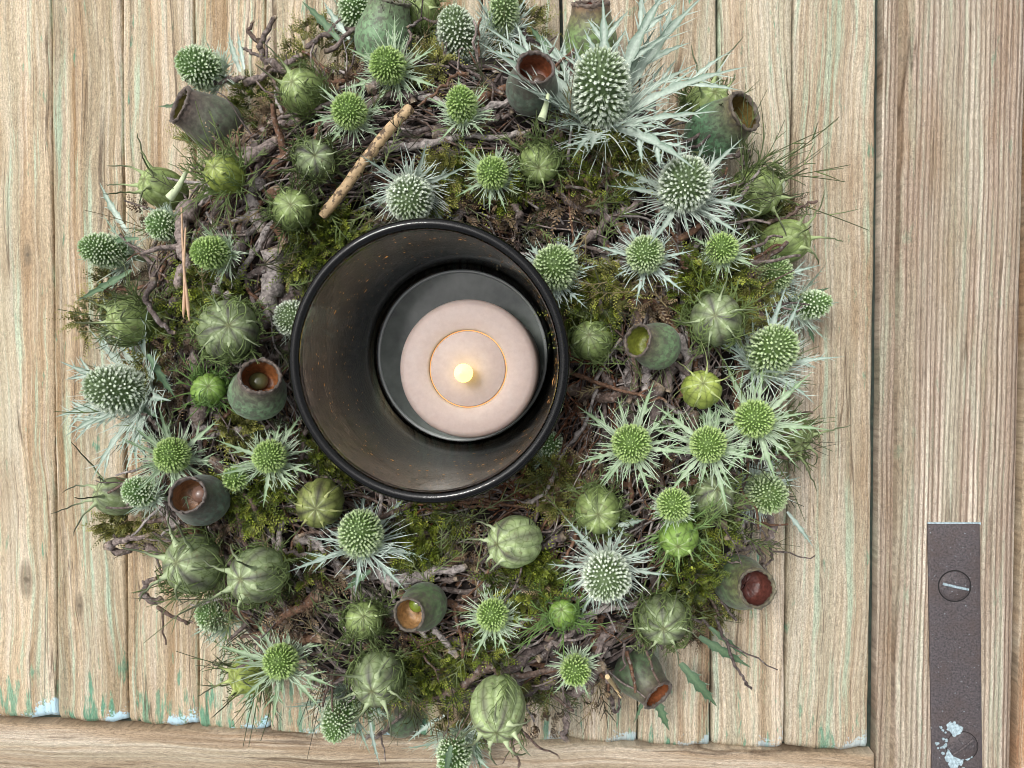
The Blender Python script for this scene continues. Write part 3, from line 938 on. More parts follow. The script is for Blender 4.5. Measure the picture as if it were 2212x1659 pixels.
MOSS = [
    (690, 125, 75, 'y', 1.1), (615, 185, 40, 'y'), (545, 222, 40, 'g'), (600, 245, 55, 'b'), (700, 190, 60, 'b'), (760, 160, 50, 'b'),
    (690, 525, 62, 'g', 1.3), (655, 580, 45, 'g'), (740, 500, 40, 'g'), (432, 615, 45, 'g', 1.4), (380, 690, 36, 'g'), (560, 1075, 66, 'g', 1.5), (500, 1060, 40, 'g'),
    (630, 1265, 75, 'b', 1.0), (650, 1240, 50, 'g', 0.8), (925, 1150, 72, 'g', 1.3), (1130, 1265, 66, 'g', 1.4), (1160, 1220, 30, 'g'), (940, 1450, 70, 'g', 1.5), (880, 1480, 40, 'g'),
    (1300, 350, 90, 'g', 1.2), (1350, 330, 50, 'y'), (1270, 400, 45, 'b'), (965, 385, 45, 'y', 1.3), (930, 420, 36, 'g'), (1010, 380, 40, 'g'),
    (1040, 460, 55, 'b'), (1120, 475, 45, 'b'), (1230, 445, 45, 'b'), (985, 465, 45, 'b', 1.0), (1280, 655, 60, 'g', 1.3), (1340, 620, 45, 'y'), (1250, 610, 40, 'y'), (1410, 640, 32, 'b', 1.6),
    (1550, 605, 72, 'g', 1.4), (1500, 640, 40, 'g'), (1640, 660, 45, 'y'), (1540, 1130, 50, 'g'), (1500, 1250, 62, 'g', 1.3), (1540, 1300, 45, 'y'), (1500, 1330, 45, 'b'),
    (1195, 1050, 55, 'y', 1.2), (1170, 1010, 40, 'y'), (1230, 1080, 40, 'b'), (880, 95, 50, 'y'), (920, 140, 45, 'y'), (1130, 55, 40, 'y'), (1090, 100, 36, 'y'),
    (375, 830, 50, 'b', 1.2), (395, 770, 45, 'b'), (330, 790, 30, 'y'), (240, 610, 28, 'y', 1.0), (205, 690, 45, 'y', 0.9), (300, 1120, 50, 'y', 1.1), (250, 1130, 30, 'y'),
    (1660, 480, 45, 'y'), (1600, 470, 45, 'y'), (1690, 455, 36, 'b'), (330, 460, 40, 'b', 1.0), (280, 600, 36, 'b'), (470, 1140, 45, 'b'), (860, 1380, 50, 'b'),
    (1060, 1400, 36, 'g'), (1180, 1300, 36, 'b'), (1290, 1010, 36, 'b'), (740, 990, 40, 'g'), (700, 970, 40, 'g'), (1420, 300, 45, 'b'), (1100, 420, 36, 'g'),
    (1490, 1160, 40, 'g'), (1140, 1500, 40, 'y', 0.9), (1250, 700, 45, 'g'), (520, 930, 36, 'y'), (820, 80, 45, 'y'), (490, 640, 30, 'g'), (900, 1180, 45, 'g'),
    (1590, 680, 30, 'y'), (720, 1230, 36, 'b'), (640, 1330, 40, 'b'), (1010, 1190, 30, 'b'), (1300, 1500, 30, 'b'), (1640, 560, 30, 'g'), (1420, 1000, 30, 'b'),
    (980, 1560, 30, 'y'), (1170, 1560, 36, 'b', 0.8), (500, 330, 36, 'b'), (430, 300, 25, 'y'),
]
for row in MOSS:
    moss(row[0], row[1], row[2], row[3], row[4] if len(row) > 4 else 1.0)

# ------------------------------------------------------------------ glass and candle
g0 = GLASS_FOOT                  # foot of the glass
g1 = GLASS_TOP         # centre of its mouth
axis_g = g1 - g0
glass = thing('glass_candle_holder', 'smoky brown glass tumbler with thick dark rim, holding the candle', 'glass', g0, axis_g)
GH = float(np.linalg.norm(axis_g))
RT = mm(314, 0.112)              # outer mouth radius
RBo, RBi = 0.0580, 0.0535
prof_out = [(0.0001, 0.0005), (RBo * 0.80, 0.0), (RBo * 0.95, 0.001), (RBo, 0.005)]
for s in np.linspace(0.1, 1, 14):
    prof_out.append((lerp(RBo, RT - 0.0005, s ** 0.9), lerp(0.005, GH - 0.003, s)))
prof_in = []
for s in np.linspace(1, 0.06, 14):
    prof_in.append((lerp(RBi, RT - 0.0056, s ** 0.9), lerp(0.012, GH - 0.003, s)))
prof_in += [(RBi - 0.0003, 0.0135), (RBi - 0.0012, 0.0118), (RBi - 0.003, 0.0109), (RBi - 0.006, 0.0108), (RBi * 0.5, 0.0108), (0.0001, 0.0108)]
rimp = [(RT - 0.0001, GH - 0.0020), (RT - 0.0007, GH - 0.0008), (RT - 0.0020, GH - 0.0001), (RT - 0.0030, GH), (RT - 0.0043, GH - 0.0004), (RT - 0.0051, GH - 0.0013), (RT - 0.0055, GH - 0.0022)]
mb = MB()
lathe(mb, prof_out + rimp + prof_in, 120, (0.2, 0.2, 0.2), 0.0012, 0.6)
Ng = NT('smoked_glass')
tg = Ng.n('ShaderNodeTexCoord')
sg = Ng.n('ShaderNodeSeparateXYZ'); Ng.l(tg.outputs['Object'], sg.inputs[0])
ang = Ng.math('ARCTAN2', sg.outputs[1], sg.outputs[0])
gn = Ng.noise(Ng.vec(Ng.math('MULTIPLY', ang, 7.0), Ng.math('MULTIPLY', sg.outputs[2], 420.0), 0.0), 1.0, 5, 0.65)
Ng.b.inputs['Base Color'].default_value = (1, 1, 1, 1)
Ng.b.inputs['Transmission Weight'].default_value = 1.0
Ng.b.inputs['IOR'].default_value = 1.42
Ng.b.inputs['Roughness'].default_value = 0.02
wm = Ng.ramp(sg.outputs[2], [(0.02, 0.0), (0.03, 1.0), (0.098, 1.0), (0.106, 0.0)])
Ng.bump(Ng.math('MULTIPLY', gn, wm), 0.25, 0.0012)
va = Ng.n('ShaderNodeVolumeAbsorption')
va.inputs['Color'].default_value = (0.40, 0.40, 0.31, 1)
va.inputs['Density'].default_value = 170
Ng.l(va.outputs[0], Ng.t.nodes['Material Output'].inputs['Volume'])
mb.build('glass_body', Ng.m, glass)
# thin brown lustre on the inside wall, streaked and worn, grey sky sheen painted in further down
Nl = NT('lustre_and_sheen')
tl_ = Nl.n('ShaderNodeTexCoord'); sl = Nl.n('ShaderNodeSeparateXYZ'); Nl.l(tl_.outputs['Object'], sl.inputs[0])
al = Nl.math('ARCTAN2', sl.outputs[1], sl.outputs[0])
n1 = Nl.noise(Nl.vec(Nl.math('MULTIPLY', al, 14.0), Nl.math('MULTIPLY', sl.outputs[2], 900.0), 0.0), 1.0, 4, 0.65)
n2 = Nl.noise(Nl.vec(Nl.math('MULTIPLY', al, 2.0), Nl.math('MULTIPLY', sl.outputs[2], 45.0), 3.0), 1.0, 3, 0.6)
n3 = Nl.noise(tl_.outputs['Object'], 700.0, 3, 0.6)
streak = Nl.ramp(n1, [(0.42, 0.0), (0.56, 1.0)])
up = Nl.ramp(sl.outputs[2], [(0.035, 0.0), (0.085, 1.0)])
low_sheen = Nl.mix(n2, (0.17, 0.18, 0.18), (0.38, 0.39, 0.38))
brown = Nl.mix(streak, (0.17, 0.145, 0.115), (0.47, 0.375, 0.28))
Nl.l(Nl.mix(up, low_sheen, brown), Nl.b.inputs['Base Color'])
Nl.b.inputs['Metallic'].default_value = 0.1
Nl.b.inputs['Roughness'].default_value = 0.14
Nl.b.inputs['Specular IOR Level'].default_value = 0.5
cover = Nl.math('ADD', 0.34, Nl.math('MULTIPLY', up, Nl.math('MULTIPLY_ADD', Nl.ramp(n2, [(0.35, 0.2), (0.6, 1.0)]), 0.40, 0.0)))
Nl.l(Nl.math('MULTIPLY', cover, Nl.ramp(n3, [(0.35, 0.55), (0.5, 1.0)])), Nl.b.inputs['Alpha'])
Nl.b.inputs['Coat Weight'].default_value = 1.0
Nl.b.inputs['Coat Roughness'].default_value = 0.03
Nl.bump(n1, 0.3, 0.0006)
mb = MB()
lathe(mb, [(lerp(RBi, RT - 0.0056, s_ ** 0.9) - 0.00008, lerp(0.012, GH - 0.003, s_)) for s_ in np.linspace(0.03, 0.985, 22)], 96, (0.3, 0.2, 0.15), 0.0012, 0.6)
mb.build('lustre_sheen_film', Nl.m, glass)
Nd = NT('grey_glass_floor')  # grey-green film over the glass floor
td = Nd.n('ShaderNodeTexCoord')
nd_ = Nd.noise(td.outputs['Object'], 60, 4)
Nd.l(Nd.ramp(nd_, [(0.35, (0.13, 0.16, 0.145)), (0.7, (0.30, 0.34, 0.31))]), Nd.b.inputs['Base Color'])
Nd.b.inputs['Roughness'].default_value = 0.12
Nd.b.inputs['Alpha'].default_value = 0.8
mb = MB()
lathe(mb, [(0.0002, 0.0112), (RBi * 0.5, 0.0112), (RBi - 0.0048, 0.0112)], 64, (0.1, 0.1, 0.1))
mb.build('floor_film', Nd.m, glass)
No = NT('pale_highlight')  # highlight of the floor's rounded corner, put in as a pale ring
No.b.inputs['Base Color'].default_value = (0.50, 0.54, 0.52, 1)
No.b.inputs['Roughness'].default_value = 0.08
No.b.inputs['Specular IOR Level'].default_value = 1.0
mb = MB()
lathe(mb, [(RBi - 0.0040 + 0.0010 * math.cos(a), 0.0114 + 0.0009 * math.sin(a)) for a in np.linspace(-0.3, math.pi + 0.3, 9)], 96, (0.1, 0.1, 0.1))
mb.build('highlight_ring', No.m, glass)
# amber specks standing in for flame glints on the inside wall
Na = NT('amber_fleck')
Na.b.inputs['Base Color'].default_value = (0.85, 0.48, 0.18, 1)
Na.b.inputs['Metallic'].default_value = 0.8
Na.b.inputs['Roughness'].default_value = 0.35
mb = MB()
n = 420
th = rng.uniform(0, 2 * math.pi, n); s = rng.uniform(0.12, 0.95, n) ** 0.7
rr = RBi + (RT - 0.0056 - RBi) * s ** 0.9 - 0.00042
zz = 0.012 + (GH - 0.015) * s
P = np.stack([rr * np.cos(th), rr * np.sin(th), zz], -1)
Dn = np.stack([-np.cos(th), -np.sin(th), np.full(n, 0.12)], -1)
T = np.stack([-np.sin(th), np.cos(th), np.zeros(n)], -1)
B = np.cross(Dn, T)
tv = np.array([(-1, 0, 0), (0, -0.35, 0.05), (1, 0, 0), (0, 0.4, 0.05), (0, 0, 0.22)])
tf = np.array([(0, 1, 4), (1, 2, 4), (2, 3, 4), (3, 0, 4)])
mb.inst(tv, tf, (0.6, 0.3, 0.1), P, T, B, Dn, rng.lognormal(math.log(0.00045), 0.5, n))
mb.build('flame_glints', Na.m, glass, False, kind='stuff')

# candle
CZ = 0.0122
c_top = at(1010, 797, 0.062)
candle = thing('flameless_candle', 'pale pink wax battery candle glowing inside the smoked glass', 'candle', (c_top[0], c_top[1], CZ))
CR, CH = mm(152, 0.062), 0.062 - CZ
Nw = NT('pink_wax')
tw = Nw.n('ShaderNodeTexCoord')
nw = Nw.noise(tw.outputs['Object'], 260, 5, 0.7)
Nw.l(Nw.ramp(nw, [(0.3, (0.46, 0.365, 0.33)), (0.7, (0.53, 0.435, 0.395))]), Nw.b.inputs['Base Color'])
Nw.b.inputs['Roughness'].default_value = 0.55
Nw.b.inputs['Subsurface Weight'].default_value = 0.35
Nw.b.inputs['Subsurface Radius'].default_value = (1.0, 0.6, 0.4)
Nw.b.inputs['Subsurface Scale'].default_value = 0.006
Nw.bump(nw, 0.1, 0.0004)
r_in = mm(85, 0.062)
mb = MB()
lathe(mb, [(CR * 0.97, 0.0), (CR, 0.002), (CR, CH - 0.004), (CR - 0.001, CH - 0.0014), (CR - 0.0035, CH), (r_in + 0.0012, CH), (r_in + 0.0004, CH - 0.0004), (r_in, CH - 0.0014)], 96, (0.7, 0.6, 0.5))
mb.build('wax_body', Nw.m, candle)
mb = MB()
lathe(mb, [(r_in - 0.0006, CH - 0.004), (r_in - 0.0006, CH - 0.0016), (r_in - 0.0012, CH - 0.0011), (0.006, CH - 0.0014), (0.0001, CH - 0.0016)], 96, (0.7, 0.6, 0.5))
mb.build('wax_disc', Nw.m, candle)
# lamp light leaking through the seam round the disc
Ns = NT('lit_seam')
Ns.b.inputs['Base Color'].default_value = (0.8, 0.4, 0.15, 1)
Ns.b.inputs['Emission Color'].default_value = (1.0, 0.42, 0.10, 1)
Ns.b.inputs['Emission Strength'].default_value = 0.55
mb = MB()
lathe(mb, [(r_in - 0.00058, CH - 0.0022), (r_in - 0.00002, CH - 0.0022)], 96, (1, 0.5, 0.1))
mb.build('glowing_seam', Ns.m, candle)
Nfl = NT('flame_bulb')
tf_ = Nfl.n('ShaderNodeTexCoord'); sf = Nfl.n('ShaderNodeSeparateXYZ'); Nfl.l(tf_.outputs['Object'], sf.inputs[0])
Nfl.b.inputs['Base Color'].default_value = (0.8, 0.7, 0.3, 1)
Nfl.b.inputs['Roughness'].default_value = 0.4
Nfl.b.inputs['Emission Color'].default_value = (1.0, 0.76, 0.15, 1)
Nfl.b.inputs['Emission Strength'].default_value = 2.7
mb = MB()
fr = mm(21, 0.075)
lathe(mb, [(fr * 0.35, -0.001), (fr * 0.4, 0.001), (fr * 0.7, 0.003), (fr * 0.95, 0.006), (fr, 0.0085), (fr * 0.9, 0.012), (fr * 0.6, 0.016), (fr * 0.28, 0.0195), (0.0001, 0.0215)], 32, (1, 0.9, 0.5))
fl = mb.build('flame', Nfl.m, candle)
fp = at(1000, 806, 0.072)
fl.location = (fp[0] - c_top[0], fp[1] - c_top[1], CH - 0.0005)


# ------------------------------------------------------------------ plant builders
CAM_P = np.array([0, 0, CAM_Z])


def axis_of(p, az, tilt):
    v = CAM_P - p; v /= np.linalg.norm(v)
    e1 = np.array([1.0, 0, 0]) - v * v[0]; e1 /= np.linalg.norm(e1)
    e2 = np.cross(v, e1)
    a, t = R(az), R(tilt)
    return math.cos(t) * v + math.sin(t) * (math.cos(a) * e1 + math.sin(a) * e2)


def clear_of_glass(mb, root):
    m = np.array(root.matrix_world)
    if np.linalg.norm(m[:2, 3] - GLASS_TOP[:2]) > 0.125:
        return
    inv = np.linalg.inv(m)
    for k in range(len(mb.v)):
        w = mb.v[k] @ m[:3, :3].T + m[:3, 3]
        w = outside_glass(w, np.zeros(3), 0.0008)
        mb.v[k] = w @ inv[:3, :3].T + inv[:3, 3]


STY = {  # core, floret, tip, hair, blade, rib, base
    's': ((0.09, 0.14, 0.05), (0.22, 0.31, 0.14), (0.84, 0.90, 0.78), (0.74, 0.80, 0.73), (0.12, 0.20, 0.14), (0.48, 0.58, 0.49), (0.66, 0.74, 0.66)),
    'm': ((0.08, 0.14, 0.03), (0.19, 0.31, 0.085), (0.66, 0.77, 0.48), (0.60, 0.69, 0.54), (0.15, 0.25, 0.18), (0.50, 0.61, 0.53), (0.68, 0.78, 0.71)),
    'g': ((0.09, 0.16, 0.025), (0.20, 0.34, 0.06), (0.56, 0.71, 0.30), (0.52, 0.62, 0.40), (0.155, 0.275, 0.11), (0.40, 0.53, 0.33), (0.61, 0.72, 0.55)),
    'p': ((0.07, 0.14, 0.03), (0.17, 0.32, 0.07), (0.82, 0.91, 0.70), (0.72, 0.80, 0.66), (0.11, 0.21, 0.11), (0.42, 0.54, 0.44), (0.58, 0.68, 0.58)),
    'd': ((0.05, 0.12, 0.02), (0.12, 0.27, 0.04), (0.7, 0.8, 0.6), (0.5, 0.6, 0.5), (0.045, 0.105, 0.05), (0.13, 0.22, 0.11), (0.30, 0.40, 0.28)),
}


def blade_mesh(mb, p0, d0, nrm, L, wmax, sty, curl, teeth, spine=1.0, white=1.0, lobes=0):
    """spiny lance leaf: folded blade with a pale rib and needle teeth along the margin"""
    blade, rib, basec = [np.array(STY[sty][k]) for k in (4, 5, 6)]
    K = 11
    t = np.linspace(0, 1, K)
    side0 = np.cross(d0, nrm); side0 /= np.linalg.norm(side0)
    swing = rng.normal(0, 0.10)
    pts, sides, nrms = [], [], []
    p = np.array(p0, float); d = np.array(d0, float)
    for k in range(K):
        pts.append(p.copy())
        d = d0 * math.cos(curl * t[k]) + nrm * math.sin(curl * t[k]) + side0 * swing * t[k]
        d /= np.linalg.norm(d)
        s = np.cross(d, nrm); s /= np.linalg.norm(s)
        sides.append(s); nrms.append(np.cross(s, d))
        p = p + d * L / (K - 1)
    pts, sides, nrms = np.array(pts), np.array(sides), np.array(nrms)
    w = wmax * (0.45 + 1.3 * t * (1 - t) * 1.7) * (1 - t ** 3)
    w[-1] = 0.00005
    w *= 1 + 0.25 * np.where(np.arange(K) % 2 == 1, 1, -1) * (t > 0.15)
    fold = 0.35
    V = np.concatenate([pts - sides * w[:, None] + nrms * (w * fold)[:, None], pts - sides * (w * 0.25)[:, None], pts + sides * (w * 0.25)[:, None], pts + sides * w[:, None] + nrms * (w * fold)[:, None]])
    f = []
    for k in range(K - 1):
        for c in range(3):
            f.append((c * K + k, (c + 1) * K + k, (c + 1) * K + k + 1, c * K + k + 1))
    fade = np.clip(1 - t * (1.7 if sty == 's' else 1.6), 0, 1)[:, None] * white
    ce = lerp(blade, basec, 0)[None] * (1 - fade) + basec * fade
    cr = rib[None] * (1 - fade) + basec * fade
    cr2 = cr * (1 - 0.35 * t[:, None])
    mb.add(V, f, np.concatenate([ce, cr2, cr2, ce]))
    for q in range(lobes):
        k = (4, 6, 3)[q % 3]
        for sg in (-1, 1):
            if rng.random() < 0.2:
                continue
            fw = pts[k + 1] - pts[k]; fw /= np.linalg.norm(fw)
            ld = fw * 0.86 + sides[k] * sg * rng.uniform(0.4, 0.62) + nrms[k] * rng.uniform(0.0, 0.2)
            ld /= np.linalg.norm(ld)
            un = nrms[k] - ld * np.dot(nrms[k], ld); un /= np.linalg.norm(un)
            blade_mesh(mb, pts[k] + sides[k] * sg * w[k] * 0.5, ld, un, L * rng.uniform(0.24, 0.40), wmax * 0.42, sty, curl * 0.5, 3, 1.4, white=0.45)
    for q in range(teeth):
        k = int(round(lerp(1, K - 2, (q + 0.5) / teeth)))
        for sg in (-1, 1):
            if rng.random() < 0.12:
                continue
            b = pts[k] + sg * sides[k] * w[k] * 0.9 + nrms[k] * w[k] * fold
            ln = L * rng.uniform(0.08, 0.17) * spine
            dd = sides[k] * sg * 0.75 + (pts[min(k + 1, K - 1)] - pts[k]) / (L / (K - 1)) * 0.75 + nrms[k] * rng.uniform(0.0, 0.4)
            dd /= np.linalg.norm(dd)
            x = (pts[min(k + 1, K - 1)] - pts[k]); x = x / (np.linalg.norm(x) + 1e-9) * wmax * 0.24
            mb.add([b - x, b + x, b + dd * ln, b + nrms[k] * wmax * 0.15], [(0, 1, 2), (0, 2, 3), (1, 3, 2)],
                   np.array([lerp(blade, basec, 0.4), lerp(blade, basec, 0.4), basec * 1.0, lerp(blade, basec, 0.3)]))


def sea_holly(x, y, rpx, asp, az, tilt, sty, blen, nb, label, dz=0.0, el=22, droop=0.5, skip=None, hair=1.0):
    c = on_ring(x, y, 0.006 + dz)
    if tilt > 40:
        el = max(el, 44); blen *= 1.15
    r = mm(rpx * 1.04, c[2]); Lh = r * asp
    ax = axis_of(c, az, tilt)
    base = c - ax * Lh * 0.85
    root = thing('sea_holly', label, 'thistle', base, ax, 'sea holly heads on the wreath', rng.uniform(0, 6))
    core, flo, tip, hairc, blade, rib, basec = [np.array(k) for k in STY[sty]]
    z0 = Lh * 0.85
    # core
    mb = MB()
    prof = [(max(0.00005, 0.80 * r * math.sin(math.pi * s)), z0 - 0.84 * Lh * math.cos(math.pi * s)) for s in np.linspace(0, 1, 14)]
    lathe(mb, prof, 24, core)
    mb.build('head', M_FLORET, root)
    # florets in a spiral
    sp = max(mm(8.2, c[2]), r * 0.21)
    area = 4 * math.pi * ((r ** 1.6 * r ** 1.6 + 2 * (r * Lh) ** 1.6) / 3) ** (1 / 1.6)
    n = int(area / sp ** 2 * 1.12)
    k = np.arange(n) + 0.5
    cz = -0.93 + 1.93 * k / n
    th = k * math.pi * (3 - math.sqrt(5))
    sr = np.sqrt(np.clip(1 - cz ** 2, 0, 1))
    P = np.stack([0.80 * r * sr * np.cos(th), 0.80 * r * sr * np.sin(th), z0 + 0.84 * Lh * cz], -1) + rng.normal(0, sp * 0.10, (n, 3))
    Nn = np.stack([sr * np.cos(th) / r, sr * np.sin(th) / r, cz / Lh], -1)
    Nn /= np.linalg.norm(Nn, axis=1)[:, None]
    D = Nn + np.array([0, 0, 0.28]) + rng.normal(0, 0.16, P.shape)
    D /= np.linalg.norm(D, axis=1)[:, None]
    A = np.tile(np.array([0.3, 0.2, 1.0]), (n, 1)); T = np.cross(A, D); T /= np.linalg.norm(T, axis=1)[:, None] + 1e-9
    B = np.cross(D, T)
    s6 = np.arange(5) * 2 * math.pi / 5
    w0, w1, w2, h1, h2 = 0.24, 0.31, 0.27, 1.15, 1.5
    ringv = lambda w, h: np.stack([w * np.cos(s6), w * np.sin(s6), np.full(5, h)], -1)
    tv = np.vstack([ringv(w0, -0.3), ringv(w1, 0.55), ringv(w2, h1), ringv(w2 * 0.55, h1 * 1.02), [[0, 0, h1 * 0.80]]])
    star = []
    for q in range(5):
        aa = s6[q]
        tv = np.vstack([tv, [[w2 * 1.5 * math.cos(aa), w2 * 1.5 * math.sin(aa), h2]]])
    tf = []
    for lev in range(3):
        for q in range(5):
            a0, a1 = lev * 5 + q, lev * 5 + (q + 1) % 5
            tf += [(a0, a1, a1 + 5), (a0, a1 + 5, a0 + 5)]
    for q in range(5):
        tf.append((15 + q, 15 + (q + 1) % 5, 20))
        tf.append((10 + q, 15 + q, 21 + q))
        tf.append((15 + q, 10 + (q + 1) % 5, 21 + q))
    tc = np.vstack([np.tile(core, (5, 1)), np.tile(flo, (5, 1)), np.tile(lerp(flo, tip, 0.85), (5, 1)), np.tile(tip, (5, 1)), lerp(flo, tip, 0.35)[None], np.tile(tip * 1.05, (5, 1))])
    young = np.clip((cz - 0.55) / 0.45, 0, 1)[:, None, None]           # the top of the head is greener
    TC = tc[None] * (1 - 0.4 * young) + np.array(flo)[None, None] * 1.35 * 0.4 * young
    TC = TC * rng.uniform(0.85, 1.12, (n, 1, 1))
    mb = MB()
    mb.inst(tv, np.array(tf), TC, P, T, B, D, sp * 0.80 * rng.uniform(0.7, 1.15, n) * (1 - 0.25 * young[:, 0, 0]))
    mb.build('florets', M_FLORET, root, False, kind='stuff')
    # bristles between the florets and needles round the collar
    mb = MB()
    nh = int(n * 3.4 * hair)
    kk = rng.integers(0, n, nh)
    lowness = np.clip(0.75 - cz[kk] * 0.5, 0.3, 1.3)
    Ph = P[kk] + rng.normal(0, sp * 0.3, (nh, 3))
    Dh = D[kk] + rng.normal(0, 0.2, (nh, 3)); Dh /= np.linalg.norm(Dh, axis=1)[:, None]
    Th = np.cross(Dh, T[kk] + 0.01); Th /= np.linalg.norm(Th, axis=1)[:, None] + 1e-9
    Bh = np.cross(Dh, Th)
    hv = np.array([(-0.06, 0, 0), (0.06, 0, 0), (0, 0.06, 0), (0, 0, 1)]); hf = np.array([(0, 1, 3), (1, 2, 3), (2, 0, 3)])
    mb.inst(hv, hf, np.array([flo, flo, flo, hairc]), Ph, Th, Bh, Dh, sp * rng.uniform(1.3, 2.4, nh) * lowness)
    # collar needles
    nn = (100 if sty == 's' else 85) if blen > 40 else 24
    for q in range(nn):
        a = rng.uniform(0, 2 * math.pi); e = R(rng.uniform(-5, 55))
        d = np.array([math.cos(a) * math.cos(e), math.sin(a) * math.cos(e), math.sin(e)])
        b = np.array([0.6 * r * math.cos(a), 0.6 * r * math.sin(a), 0.06 * Lh])
        ln = mm(blen, c[2]) * rng.uniform(0.25, 0.55) + r * 0.25
        bend = rng.normal(0, 0.12, 3)
        pp = [b, b + d * ln * 0.5, b + (d + bend) * ln]
        mb.tube(pp, [mm(1.7, c[2]), mm(1.2, c[2]), mm(0.4, c[2])], 4, np.array([basec, lerp(blade, basec, 0.75), basec]), False)
    clear_of_glass(mb, root)
    mb.build('bristles', M_BRACT, root, False, kind='stuff')
    # collar of spiny bracts
    Lb = mm(blen, c[2])
    for q in range(nb):
        a = q * 2 * math.pi / nb + rng.normal(0, 0.16)
        e = R(el + rng.normal(0, 9))
        rad = np.array([math.cos(a), math.sin(a), 0])
        d = rad * math.cos(e) + np.array([0, 0, math.sin(e)])
        up = np.array([0, 0, 1.0]) * math.cos(e) - rad * math.sin(e)
        L = Lb * (rng.uniform(0.9, 1.05) if q % 2 == 0 else rng.uniform(0.45, 0.8)) * rng.uniform(0.9, 1.1)
        mb = MB()
        blade_mesh(mb, rad * r * 0.5 + np.array([0, 0, 0.04 * Lh]), d, up, L, max(L * (0.050 if blen > 160 else 0.042), mm(3.2, c[2])), sty, -droop * rng.uniform(0.3, 1.5), 7 if L > 0.03 else 5 if L > 0.012 else 3, 1.15, lobes=(2 if blen > 160 else 1) if L > 0.018 else 0)
        clear_of_glass(mb, root)
        mb.build('bract', M_BRACT, root, False)
    # stem going down into the twigs
    mb = MB()
    mb.tube([(0, 0, 0.1 * Lh), (0.001, 0, -0.006), (0.001, 0.001, -0.016)], [r * 0.3, r * 0.18, r * 0.16], 7, lerp(flo, basec, 0.4))
    mb.build('stem', M_BRACT, root)
    return root


